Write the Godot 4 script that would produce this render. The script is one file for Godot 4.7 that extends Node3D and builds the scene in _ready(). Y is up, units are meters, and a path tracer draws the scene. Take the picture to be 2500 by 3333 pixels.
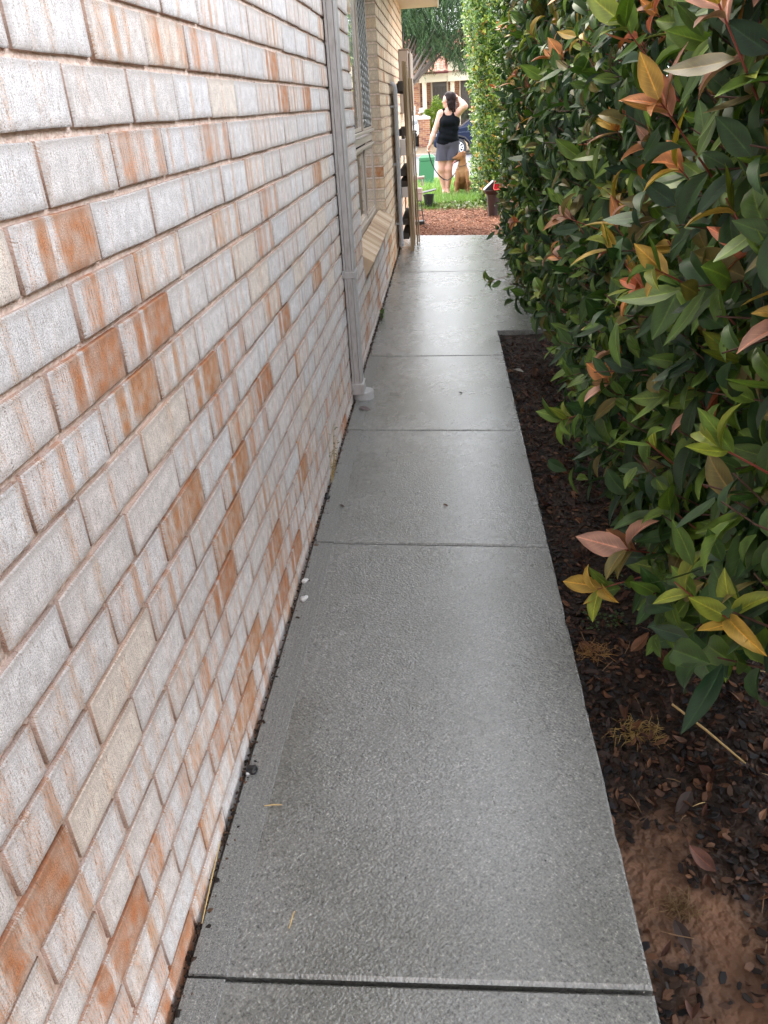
extends Node3D

# A narrow wet concrete path between a brick house wall and a photinia hedge, looking out to the street.
# x: away from the house wall (wall face at x = 0), y: up, -z: along the path towards the street.

var rng := RandomNumberGenerator.new()
var used_names := {}
var cam: Camera3D
var mats := {}


class MB:
	var v := PackedVector3Array()
	var n := PackedVector3Array()
	var uv := PackedVector2Array()
	var uv2 := PackedVector2Array()
	var c := PackedColorArray()
	var idx := PackedInt32Array()
	var col := Color.WHITE

	func vert(p: Vector3, nn: Vector3, t := Vector2.ZERO) -> int:
		v.append(p)
		n.append(nn)
		uv.append(t)
		uv2.append(t)
		c.append(col)
		return v.size() - 1

	func face(a: int, b: int, d: int) -> void:
		# orders the corners so that they run clockwise when seen from the side of their normals
		var g := (v[b] - v[a]).cross(v[d] - v[a])
		if g.dot(n[a] + n[b] + n[d]) > 0.0:
			idx.append_array([a, d, b])
		else:
			idx.append_array([a, b, d])

	func poly(pts: Array, toward_out: Vector3, scale_uv := 1.0) -> void:
		# a flat convex polygon whose normal is nearest to toward_out
		var g := Vector3.ZERO
		for k in range(1, pts.size() - 1):
			g += (pts[k] - pts[0]).cross(pts[k + 1] - pts[0])
		g = g.normalized()
		if g.dot(toward_out) < 0.0:
			g = -g
		var ax := g.abs()
		var first := v.size()
		for p in pts:
			var t := Vector2(p.x, p.y)
			if ax.x > ax.y and ax.x > ax.z:
				t = Vector2(p.z, p.y)
			elif ax.y > ax.z:
				t = Vector2(p.x, p.z)
			vert(p, g, t * scale_uv)
		for k in range(1, pts.size() - 1):
			face(first, first + k, first + k + 1)

	func box(center: Vector3, size: Vector3, basis := Basis.IDENTITY, bev := 0.0) -> void:
		var h := size * 0.5
		if bev <= 0.0:
			for ax in 3:
				for s in [-1.0, 1.0]:
					var o := Vector3.ZERO
					o[ax] = s * h[ax]
					var u := Vector3.ZERO
					u[(ax + 1) % 3] = h[(ax + 1) % 3]
					var w := Vector3.ZERO
					w[(ax + 2) % 3] = h[(ax + 2) % 3]
					var q := []
					for m in [o - u - w, o + u - w, o + u + w, o - u + w]:
						q.append(center + basis * m)
					poly(q, basis * o)
			return
		var b := minf(bev, minf(h.x, minf(h.y, h.z)) * 0.9)
		var corner := func(sx: float, sy: float, sz: float, ax: int) -> Vector3:
			var p := Vector3(sx * h.x, sy * h.y, sz * h.z)
			var s := Vector3(sx, sy, sz)
			for k in 3:
				if k != ax:
					p[k] -= s[k] * b
			return center + basis * p
		for ax in 3:
			for s in [-1.0, 1.0]:
				var q := []
				for m in [[-1.0, -1.0], [1.0, -1.0], [1.0, 1.0], [-1.0, 1.0]]:
					var sg := Vector3.ZERO
					sg[ax] = s
					sg[(ax + 1) % 3] = m[0]
					sg[(ax + 2) % 3] = m[1]
					q.append(corner.call(sg.x, sg.y, sg.z, ax))
				var o := Vector3.ZERO
				o[ax] = s
				poly(q, basis * o)
		for ax in 3:
			var a1 := (ax + 1) % 3
			var a2 := (ax + 2) % 3
			for s1 in [-1.0, 1.0]:
				for s2 in [-1.0, 1.0]:
					var q := []
					for e in [[-1.0, a1], [1.0, a1], [1.0, a2], [-1.0, a2]]:
						var sg := Vector3.ZERO
						sg[ax] = e[0]
						sg[a1] = s1
						sg[a2] = s2
						q.append(corner.call(sg.x, sg.y, sg.z, e[1]))
					var o := Vector3.ZERO
					o[a1] = s1
					o[a2] = s2
					poly(q, basis * o)
		for sx in [-1.0, 1.0]:
			for sy in [-1.0, 1.0]:
				for sz in [-1.0, 1.0]:
					poly([corner.call(sx, sy, sz, 0), corner.call(sx, sy, sz, 1), corner.call(sx, sy, sz, 2)], basis * Vector3(sx, sy, sz))

	func tube(pts: Array, rad: Array, sides := 8, caps := true, flat := 1.0, flat_dir := Vector3.ZERO) -> void:
		# a swept tube; flat < 1 squeezes it along flat_dir (ribbons)
		var first := v.size()
		var prev := Vector3.ZERO
		for k in pts.size():
			var d: Vector3 = (pts[mini(k + 1, pts.size() - 1)] - pts[maxi(k - 1, 0)]).normalized()
			var up := prev
			if k == 0:
				up = flat_dir if flat_dir != Vector3.ZERO else (Vector3.UP if absf(d.y) < 0.9 else Vector3.RIGHT)
			elif flat_dir != Vector3.ZERO:
				up = flat_dir
			var a := (up - d * up.dot(d)).normalized()
			prev = a
			var b := d.cross(a)
			for s in sides + 1:
				var t := TAU * s / sides
				var off := a * cos(t) * flat + b * sin(t)
				vert(pts[k] + off * rad[k], (a * cos(t) / flat + b * sin(t)).normalized(), Vector2(float(s) / sides, float(k)))
		for k in pts.size() - 1:
			for s in sides:
				var i := first + k * (sides + 1) + s
				face(i, i + 1, i + sides + 2)
				face(i, i + sides + 2, i + sides + 1)
		if caps:
			for e in [0, pts.size() - 1]:
				var d: Vector3 = pts[e] - pts[1 if e == 0 else e - 1]
				var q := []
				for s in sides:
					q.append(v[first + e * (sides + 1) + s])
				poly(q, d)

	func lathe(profile: Array, sides: int, at := Transform3D.IDENTITY, smooth := false) -> void:
		# profile of Vector2(radius, height) turned round the y axis of at
		for k in profile.size() - 1:
			var p: Vector2 = profile[k]
			var q: Vector2 = profile[k + 1]
			var e := (q - p)
			if e.length() < 1e-6:
				continue
			var nn := Vector2(e.y, -e.x).normalized()
			var np := nn
			var nq := nn
			if smooth:
				if k > 0:
					var e0: Vector2 = p - profile[k - 1]
					np = (nn + Vector2(e0.y, -e0.x).normalized()).normalized()
				if k < profile.size() - 2:
					var e1: Vector2 = profile[k + 2] - q
					nq = (nn + Vector2(e1.y, -e1.x).normalized()).normalized()
			var first := v.size()
			for s in sides + 1:
				var t := TAU * s / sides
				var dir := Vector3(cos(t), 0, sin(t))
				vert(at * (dir * p.x + Vector3.UP * p.y), at.basis * (dir * np.x + Vector3.UP * np.y).normalized(), Vector2(float(s) / sides, 0))
				vert(at * (dir * q.x + Vector3.UP * q.y), at.basis * (dir * nq.x + Vector3.UP * nq.y).normalized(), Vector2(float(s) / sides, 1))
			for s in sides:
				var i := first + s * 2
				face(i, i + 1, i + 3)
				if p.x > 1e-5:
					face(i, i + 3, i + 2)

	func prism(poly2: Array, lo: float, hi: float, at := Transform3D.IDENTITY, bev := 0.0) -> void:
		# a polygon in the x-z plane of at, from height lo to hi, its upper edge chamfered by bev
		var area := 0.0
		var m := poly2.size()
		for k in m:
			area += poly2[k].cross(poly2[(k + 1) % m])
		var sgn := 1.0 if area > 0.0 else -1.0
		var inner := []
		for k in m:
			var d0: Vector2 = (poly2[k] - poly2[(k + m - 1) % m]).normalized()
			var d1: Vector2 = (poly2[(k + 1) % m] - poly2[k]).normalized()
			var n0 := Vector2(-d0.y, d0.x) * sgn
			var n1 := Vector2(-d1.y, d1.x) * sgn
			var mid := (n0 + n1).normalized()
			inner.append(poly2[k] + mid * bev / maxf(0.3, mid.dot(n0)))
		var p3 := func(p: Vector2, y: float) -> Vector3:
			return at * Vector3(p.x, y, p.y)
		for k in m:
			var j := (k + 1) % m
			var d: Vector2 = (poly2[j] - poly2[k]).normalized()
			var o := at.basis * Vector3(d.y * sgn, 0, -d.x * sgn)
			poly([p3.call(poly2[k], lo), p3.call(poly2[j], lo), p3.call(poly2[j], hi - bev), p3.call(poly2[k], hi - bev)], o)
			if bev > 0.0:
				poly([p3.call(poly2[k], hi - bev), p3.call(poly2[j], hi - bev), p3.call(inner[j], hi), p3.call(inner[k], hi)], o + at.basis.y)
		var tri := Geometry2D.triangulate_polygon(PackedVector2Array(inner))
		for k in range(0, tri.size(), 3):
			poly([p3.call(inner[tri[k]], hi), p3.call(inner[tri[k + 1]], hi), p3.call(inner[tri[k + 2]], hi)], at.basis.y)
			poly([p3.call(poly2[tri[k]], lo), p3.call(poly2[tri[k + 1]], lo), p3.call(poly2[tri[k + 2]], lo)], -at.basis.y)

	func take(o: MB, t: Transform3D) -> void:
		var first := v.size()
		for k in o.v.size():
			v.append(t * o.v[k])
			n.append((t.basis * o.n[k]).normalized())
		uv.append_array(o.uv)
		uv2.append_array(o.uv2)
		c.append_array(o.c)
		for k in o.idx:
			idx.append(first + k)

	func mesh(m: Material, colors := false) -> ArrayMesh:
		var a := []
		a.resize(Mesh.ARRAY_MAX)
		a[Mesh.ARRAY_VERTEX] = v
		a[Mesh.ARRAY_NORMAL] = n
		a[Mesh.ARRAY_TEX_UV] = uv
		a[Mesh.ARRAY_TEX_UV2] = uv2
		if colors:
			a[Mesh.ARRAY_COLOR] = c
		a[Mesh.ARRAY_INDEX] = idx
		var out := ArrayMesh.new()
		out.add_surface_from_arrays(Mesh.PRIMITIVE_TRIANGLES, a)
		out.surface_set_material(0, m)
		return out


# ---------------------------------------------------------------- naming and placing
func numbered(called: String, parent: Node) -> String:
	var key := str(parent.get_instance_id()) + "/" + called
	var k: int = used_names.get(key, 0)
	used_names[key] = k + 1
	return called if k == 0 else "%s_%03d" % [called, k]


func thing(called: String, label: String, category: String, at := Vector3.ZERO, turn := 0.0, group := "") -> Node3D:
	var o := Node3D.new()
	o.name = numbered(called, self)
	add_child(o, true)
	o.position = at
	o.rotation.y = turn
	return tag(o, label, category, group)


func tag(o: Node3D, label: String, category: String, group := "") -> Node3D:
	o.set_meta("label", label)
	o.set_meta("category", category)
	if group:
		o.set_meta("group", group)
	return o


func put(called: String, m: Mesh, parent: Node = self, at := Transform3D.IDENTITY) -> MeshInstance3D:
	var o := MeshInstance3D.new()
	o.mesh = m
	o.name = numbered(called, parent)
	o.transform = at
	parent.add_child(o, true)
	return o


func part(called: String, b: MB, m: Material, parent: Node = self, colors := false) -> MeshInstance3D:
	return put(called, b.mesh(m, colors), parent)


func structure(called: String, b: MB, m: Material, colors := false) -> MeshInstance3D:
	var o := part(called, b, m, self, colors)
	o.set_meta("kind", "structure")
	return o


func many(called: String, m: Mesh, where: Array, cols: Array, parent: Node) -> MultiMeshInstance3D:
	var mm := MultiMesh.new()
	mm.transform_format = MultiMesh.TRANSFORM_3D
	mm.use_colors = not cols.is_empty()
	mm.mesh = m
	mm.instance_count = where.size()
	for k in where.size():
		mm.set_instance_transform(k, where[k])
		if not cols.is_empty():
			mm.set_instance_color(k, cols[k])
	var o := MultiMeshInstance3D.new()
	o.multimesh = mm
	o.name = numbered(called, parent)
	o.set_meta("kind", "stuff")
	parent.add_child(o, true)
	return o


func mat(called: String, color: Color, rough := 0.7, metal := 0.0) -> StandardMaterial3D:
	# color is a linear, real-world base colour
	if mats.has(called):
		return mats[called]
	var m := StandardMaterial3D.new()
	m.resource_name = called
	m.albedo_color = color.linear_to_srgb()
	m.roughness = rough
	m.metallic = metal
	mats[called] = m
	return m


func lin(r: float, g: float, b: float) -> Color:
	return Color(r, g, b)


func noise_tex(size: int, freq: float, kind := FastNoiseLite.TYPE_SIMPLEX_SMOOTH, octaves := 3, stops := [], seed_ := 1) -> NoiseTexture2D:
	var t := NoiseTexture2D.new()
	var fn := FastNoiseLite.new()
	fn.noise_type = kind
	fn.frequency = freq
	fn.fractal_octaves = octaves
	fn.seed = seed_
	t.width = size
	t.height = size
	t.seamless = true
	t.noise = fn
	if not stops.is_empty():
		var g := Gradient.new()
		var offs := PackedFloat32Array()
		var cs := PackedColorArray()
		for s in stops:
			offs.append(s[0])
			cs.append(s[1])
		g.offsets = offs
		g.colors = cs
		t.color_ramp = g
	return t


func tile_noise(cells: Array, weights: Array, seed_: int) -> PackedByteArray:
	# 1024 x 1024 of smooth noise that repeats without a seam; each entry of cells divides 1024
	var r := RandomNumberGenerator.new()
	r.seed = seed_
	var sum := PackedFloat32Array()
	sum.resize(1024 * 1024)
	for o in cells.size():
		var c: int = cells[o]
		var s := 1024 / c
		var grid := PackedByteArray()
		grid.resize(c * c)
		for k in c * c:
			grid[k] = r.randi_range(0, 255)
		var n := c + 8
		var wide := PackedByteArray()
		wide.resize(n * n)
		for y in n:
			for x in n:
				wide[y * n + x] = grid[posmod(y - 4, c) * c + posmod(x - 4, c)]
		var im := Image.create_from_data(n, n, false, Image.FORMAT_L8, wide)
		im.resize(n * s, n * s, Image.INTERPOLATE_CUBIC)
		var part_: PackedByteArray = im.get_region(Rect2i(4 * s, 4 * s, 1024, 1024)).get_data()
		var w: float = weights[o]
		for k in 1024 * 1024:
			sum[k] += part_[k] * w
	var out := PackedByteArray()
	out.resize(1024 * 1024)
	for k in 1024 * 1024:
		out[k] = clampi(int(sum[k]), 0, 255)
	return out


func grey_tex(d: PackedByteArray) -> ImageTexture:
	return ImageTexture.create_from_image(Image.create_from_data(1024, 1024, false, Image.FORMAT_L8, d))


func ramp_tex(d: PackedByteArray, stops: Array) -> ImageTexture:
	var g := Gradient.new()
	var offs := PackedFloat32Array()
	var cs := PackedColorArray()
	for s in stops:
		offs.append(s[0])
		cs.append(s[1])
	g.offsets = offs
	g.colors = cs
	var lut := PackedByteArray()
	for k in 256:
		var c := g.sample(k / 255.0)
		lut.append_array([int(c.r * 255.0), int(c.g * 255.0), int(c.b * 255.0)])
	var out := PackedByteArray()
	out.resize(d.size() * 3)
	for k in d.size():
		var q := d[k] * 3
		out[k * 3] = lut[q]
		out[k * 3 + 1] = lut[q + 1]
		out[k * 3 + 2] = lut[q + 2]
	return ImageTexture.create_from_image(Image.create_from_data(1024, 1024, false, Image.FORMAT_RGB8, out))


func relief(m: StandardMaterial3D, t: Texture2D, centimetres: float) -> void:
	m.heightmap_enabled = true
	m.heightmap_texture = t
	m.heightmap_scale = centimetres


func rnd(a: float, b: float) -> float:
	return rng.randf_range(a, b)


func ground_y(z: float) -> float:
	var d := -z
	if d < 9.4:
		return -0.02
	if d < 36.0:
		return -0.0275 * (d - 9.4)
	return minf(-0.7315 + (d - 36.0) * 0.03, -0.5)


func basis_to(dir: Vector3, up: Vector3) -> Basis:
	# y along dir, z as near to up as it can be
	var y := dir.normalized()
	var z := (up - y * up.dot(y))
	z = z.normalized() if z.length() > 1e-4 else y.cross(Vector3(0.31, 0.2, 0.9)).normalized()
	return Basis(y.cross(z), y, z)


func seen_size(p: Vector3, facing: Vector3, area: float) -> float:
	# how large a patch looks from the camera, 0 outside its view
	var q := cam.transform.affine_inverse() * p
	if q.z > -0.15:
		return 0.0
	var t := tan(deg_to_rad(cam.fov) * 0.5)
	var sx := absf(q.x / -q.z) / (t * 0.75)
	var sy := absf(q.y / -q.z) / t
	if sx > 1.05 or sy > 1.05:
		return 0.0
	var to := cam.position - p
	return area * absf(facing.dot(to)) / pow(to.length(), 3.0)


func leaf_mb(length: float, width: float, fold: float, curl: float, segs := 4, belly := 0.75) -> MB:
	# a pointed leaf from its stalk at the origin along +y, folded along its midrib and curled back
	var b := MB.new()
	var pos := Vector2(0, 0)
	var rows := []
	var ang := 0.0
	for k in segs + 1:
		var t := float(k) / segs
		var w := width * 0.5 * pow(sin(PI * pow(t, belly)), 0.85) if k > 0 and k < segs else 0.0
		if k == 0:
			w = width * 0.05
		rows.append([pos, w, ang, t])
		ang += curl / segs
		pos += Vector2(cos(ang), -sin(ang)) * length / segs
	for s in [-1.0, 1.0]:
		var first := b.v.size()
		for r in rows:
			var nn := Vector3(-s * fold, sin(r[2]), cos(r[2])).normalized()
			var mid := Vector3(0, r[0].x, r[0].y)
			var up := Vector3(0, sin(r[2]), cos(r[2]))
			b.vert(mid, nn, Vector2(0.5, r[3]))
			b.vert(mid + Vector3(s * r[1], 0, 0) + up * fold * r[1], nn, Vector2(0.5 + s * 0.5, r[3]))
		for k in segs:
			var i := first + k * 2
			if k > 0:
				b.face(i, i + 1, i + 2)
			else:
				b.face(i, i + 1, i + 2)
			if k < segs - 1:
				b.face(i + 1, i + 3, i + 2)
	return b


# ---------------------------------------------------------------- smooth bodies: tapered capsules joined and meshed as surface nets
func body_mesh(caps: Array, cell: float, blend: float, paint: Callable, b: MB) -> void:
	var lo := Vector3(1e9, 1e9, 1e9)
	var hi := -lo
	for c in caps:
		for e in 2:
			var r: float = c[2 + e] + cell * 3.0
			lo = lo.min(c[e] - Vector3.ONE * r)
			hi = hi.max(c[e] + Vector3.ONE * r)
	var nx := int((hi.x - lo.x) / cell) + 2
	var ny := int((hi.y - lo.y) / cell) + 2
	var nz := int((hi.z - lo.z) / cell) + 2
	var f := PackedFloat32Array()
	f.resize(nx * ny * nz)
	f.fill(1.0)
	for c in caps:
		var a: Vector3 = c[0]
		var ab: Vector3 = c[1] - a
		var ra: float = c[2]
		var rb: float = c[3]
		var kk: float = c[4] if c.size() > 4 else blend
		var inv := 1.0 / maxf(ab.length_squared(), 1e-9)
		var reach := maxf(ra, rb) + kk + cell * 2.0
		var mn: Vector3 = (a.min(c[1]) - Vector3.ONE * reach - lo) / cell
		var mx: Vector3 = (a.max(c[1]) + Vector3.ONE * reach - lo) / cell
		for iz in range(maxi(0, int(mn.z)), mini(nz, int(mx.z) + 1)):
			for iy in range(maxi(0, int(mn.y)), mini(ny, int(mx.y) + 1)):
				var row := (iz * ny + iy) * nx
				for ix in range(maxi(0, int(mn.x)), mini(nx, int(mx.x) + 1)):
					var p := lo + Vector3(ix, iy, iz) * cell - a
					var t := clampf(p.dot(ab) * inv, 0.0, 1.0)
					var d := (p - ab * t).length() - ra - (rb - ra) * t
					var o := f[row + ix]
					var h := maxf(kk - absf(o - d), 0.0) / kk
					f[row + ix] = minf(o, d) - h * h * kk * 0.25
	var at := {}
	var sxy := nx * ny
	for iz in nz - 1:
		for iy in ny - 1:
			for ix in nx - 1:
				var i := (iz * ny + iy) * nx + ix
				var mask := 0
				var corner := [i, i + 1, i + nx, i + nx + 1, i + sxy, i + sxy + 1, i + sxy + nx, i + sxy + nx + 1]
				for k in 8:
					if f[corner[k]] < 0.0:
						mask |= 1 << k
				if mask == 0 or mask == 255:
					continue
				var sum := Vector3.ZERO
				var cnt := 0
				for e in [[0, 1], [2, 3], [4, 5], [6, 7], [0, 2], [1, 3], [4, 6], [5, 7], [0, 4], [1, 5], [2, 6], [3, 7]]:
					var fa := f[corner[e[0]]]
					var fb := f[corner[e[1]]]
					if (fa < 0.0) != (fb < 0.0):
						var t := fa / (fa - fb)
						var pa := Vector3(e[0] & 1, (e[0] >> 1) & 1, e[0] >> 2)
						var pb := Vector3(e[1] & 1, (e[1] >> 1) & 1, e[1] >> 2)
						sum += pa.lerp(pb, t)
						cnt += 1
				var p := lo + (Vector3(ix, iy, iz) + sum / cnt) * cell
				var g := Vector3(f[corner[1]] + f[corner[3]] + f[corner[5]] + f[corner[7]] - f[corner[0]] - f[corner[2]] - f[corner[4]] - f[corner[6]],
					f[corner[2]] + f[corner[3]] + f[corner[6]] + f[corner[7]] - f[corner[0]] - f[corner[1]] - f[corner[4]] - f[corner[5]],
					f[corner[4]] + f[corner[5]] + f[corner[6]] + f[corner[7]] - f[corner[0]] - f[corner[1]] - f[corner[2]] - f[corner[3]]).normalized()
				b.col = paint.call(p)
				at[i] = b.vert(p, g, Vector2(p.x, p.y))
	var step := [1, nx, sxy]
	for i in at:
		for ax in 3:
			var a1: int = step[(ax + 1) % 3]
			var a2: int = step[(ax + 2) % 3]
			var fa := f[i]
			var fb := f[i + step[ax]]
			if (fa < 0.0) == (fb < 0.0):
				continue
			if at.has(i - a1) and at.has(i - a2) and at.has(i - a1 - a2):
				b.face(at[i], at[i - a1], at[i - a1 - a2])
				b.face(at[i], at[i - a1 - a2], at[i - a2])
	b.col = Color.WHITE


func _ready() -> void:
	rng.seed = 7
	cam = Camera3D.new()
	cam.name = "camera"
	add_child(cam)
	cam.transform = Transform3D(Basis(Vector3(0.99611, -0.05580, -0.06816), Vector3(0.01723, 0.88224, -0.47049), Vector3(0.08638, 0.46749, 0.87977)).orthonormalized(), Vector3(0.504, 1.369, 0.0))
	cam.fov = 67.35
	cam.near = 0.05
	cam.far = 400.0
	cam.current = true
	var env := Environment.new()
	env.background_mode = Environment.BG_SKY
	var sky := ProceduralSkyMaterial.new()
	sky.sky_top_color = Color(0.91, 0.92, 0.95)
	sky.sky_horizon_color = Color(0.96, 0.97, 0.98)
	sky.sky_curve = 0.2
	sky.ground_bottom_color = Color(0.35, 0.34, 0.32)
	sky.ground_horizon_color = Color(0.75, 0.75, 0.74)
	sky.sky_energy_multiplier = 1.0
	env.sky = Sky.new()
	env.sky.sky_material = sky
	env.tonemap_mode = Environment.TONE_MAPPER_LINEAR
	env.tonemap_exposure = 6.5
	env.sdfgi_enabled = true
	env.ssao_enabled = true
	env.ssil_enabled = true
	var we := WorldEnvironment.new()
	we.name = "environment"
	we.environment = env
	add_child(we)
	var sun := DirectionalLight3D.new()
	sun.name = "sun"
	sun.light_energy = 0.3
	sun.light_color = Color(1.0, 0.96, 0.9)
	sun.light_angular_distance = 12.0
	sun.shadow_enabled = true
	sun.rotation_degrees = Vector3(-62, -155, 0)
	add_child(sun)

	make_materials()
	make_ground()
	make_path()
	make_house_wall()
	make_downpipe()
	make_services()
	make_gate()
	make_hedges()
	make_bed()
	make_street()
	make_front_yard()
	make_people()
	make_small_things()


# ---------------------------------------------------------------- materials
func brick_images() -> Array:
	# 48 brick faces, 8 across and 6 down: pale body, drag marks, pits, rust and tan streaks, dirt along the lower edge
	var w := 2048
	var h := 512
	var fine := FastNoiseLite.new()
	fine.noise_type = FastNoiseLite.TYPE_SIMPLEX
	fine.frequency = 0.35
	fine.fractal_octaves = 2
	fine.seed = 5
	var grain := fine.get_image(w, h, false, false, true)
	fine.frequency = 0.16
	fine.seed = 9
	var drag := fine.get_image(w, 64, false, false, true)
	drag.resize(w, h, Image.INTERPOLATE_CUBIC)
	fine.frequency = 0.013
	fine.fractal_octaves = 2
	fine.seed = 12
	var broad := fine.get_image(w, 26, false, false, true)
	broad.resize(w, h, Image.INTERPOLATE_CUBIC)
	fine.frequency = 0.018
	fine.seed = 21
	var cloud := fine.get_image(w, h, false, false, true)
	for im in [grain, drag, broad, cloud]:
		im.convert(Image.FORMAT_L8)
	var g: PackedByteArray = grain.get_data()
	var d: PackedByteArray = drag.get_data()
	var br: PackedByteArray = broad.get_data()
	var cl: PackedByteArray = cloud.get_data()
	var out := PackedByteArray()
	out.resize(w * h * 3)
	var hgt := PackedByteArray()
	hgt.resize(w * h)
	var r2 := RandomNumberGenerator.new()
	r2.seed = 3
	var style := []
	for k in 48:
		# columns 0-4 pale, 5-6 partly stained, 7 stained all over
		var colm := k % 8
		var base := Color(0.94, 0.91, 0.895).lerp(Color(0.93, 0.92, 0.925), r2.randf()) if r2.randf() < 0.9 else Color(0.95, 0.905, 0.865)
		var stain := Color(0.83, 0.61, 0.42).lerp(Color(0.79, 0.53, 0.38), r2.randf())
		var amount := r2.randf_range(0.0, 0.08)
		if colm == 5:
			amount = r2.randf_range(0.26, 0.40)
		elif colm == 6:
			amount = r2.randf_range(0.40, 0.56)
			stain = Color(0.86, 0.66, 0.48).lerp(Color(0.82, 0.57, 0.43), r2.randf())
		elif colm == 7:
			amount = r2.randf_range(0.75, 0.98)
			stain = Color(0.80, 0.56, 0.37).lerp(Color(0.75, 0.48, 0.33), r2.randf())
		style.append([base * r2.randf_range(0.98, 1.03), stain, amount, r2.randf_range(0.1, 0.95)])
	for y in h:
		var cy := mini(y * 6 / h, 5)
		var ly := (y * 6.0 / h) - cy
		for x in w:
			var i := y * w + x
			var cx := x >> 8
			var lx := (x & 255) / 255.0
			var s: Array = style[cy * 8 + cx]
			var gv := g[i] / 255.0
			var dv := d[i] / 255.0
			var bv := br[i] / 255.0
			var cv := cl[i] / 255.0
			var base: Color = s[0]
			var st: Color = s[1]
			var k := clampf((bv - (1.0 - float(s[2]) * 0.95) + 0.12) * 2.7 + (dv - 0.5) * 1.2 + (gv - 0.5) * 2.4, 0.0, 1.0)
			k *= 0.45 + 0.55 * cv
			var cr := base.r + (st.r - base.r) * k
			var cg := base.g + (st.g - base.g) * k
			var cb := base.b + (st.b - base.b) * k
			var tone := 1.0 + (cv - 0.5) * 0.10 + minf(gv - 0.55, 0.06) * 0.62 + (dv - 0.5) * 0.06
			var pit := clampf((dv * 0.55 + gv * 0.62 - 0.775) * 7.0 * (0.6 + cv * 0.8), 0.0, 1.0)
			var edge := minf(minf(lx, 1.0 - lx) * 3.0, minf(ly, 1.0 - ly))
			var worn := clampf((0.13 + cv * 0.10 - edge) * 7.0, 0.0, 1.0) * clampf((gv - 0.42) * 4.0, 0.0, 1.0) * 0.45
			var low := clampf((ly - 0.80 - (cv - 0.5) * 0.35) * 7.0, 0.0, 1.0) * clampf((gv + cv - 0.85) * 3.0, 0.0, 1.0) * 0.75
			var dirt := maxf(maxf(pit * 0.66, worn * 1.25), low)
			cr = (cr + (0.46 - cr) * dirt) * tone
			cg = (cg + (0.41 - cg) * dirt) * tone
			cb = (cb + (0.37 - cb) * dirt) * tone
			out[i * 3] = int(clampf(cr, 0, 1) * 255.0)
			out[i * 3 + 1] = int(clampf(cg, 0, 1) * 255.0)
			out[i * 3 + 2] = int(clampf(cb, 0, 1) * 255.0)
			hgt[i] = int(clampf(0.72 - pit * 0.5 + (gv - 0.5) * 0.30 - worn * 0.35 + (dv - 0.5) * 0.2, 0, 1) * 255.0)
	return [ImageTexture.create_from_image(Image.create_from_data(w, h, false, Image.FORMAT_RGB8, out)), ImageTexture.create_from_image(Image.create_from_data(w, h, false, Image.FORMAT_L8, hgt))]


func leaf_image() -> ImageTexture:
	var w := 64
	var h := 128
	var im := Image.create(w, h, false, Image.FORMAT_RGB8)
	for y in h:
		for x in w:
			var u := absf((x + 0.5) / w - 0.5) * 2.0
			var t := (y + 0.5) / h
			var vein := clampf(1.0 - u * 9.0, 0.0, 1.0)
			var side := absf(fposmod(t * 9.0 - u * 2.2, 1.0) - 0.5) * 2.0
			var sv := clampf((side - 0.80) * 5.0, 0.0, 1.0) * (1.0 - u)
			var val := 0.74 + 0.06 * sin(t * 9.0 + u * 5.0) + vein * 0.24 + sv * 0.16
			var rim := clampf((u - 0.88) * 8.0, 0.0, 1.0) * 0.12
			im.set_pixel(x, y, Color(clampf(val + vein * 0.10 + rim, 0, 1), clampf(val + rim * 0.5, 0, 1), clampf(val - vein * 0.05, 0, 1)))
	return ImageTexture.create_from_image(im)


func leaf_mat(called: String, color: Color, tint_by_copy: bool, rough: float, glow: Color) -> StandardMaterial3D:
	var m := mat(called, color, rough)
	m.albedo_texture = mats.leaf_tex
	m.vertex_color_use_as_albedo = tint_by_copy
	m.backlight_enabled = true
	m.backlight = glow
	m.metallic_specular = 0.42
	m.cull_mode = BaseMaterial3D.CULL_DISABLED
	return m


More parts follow.
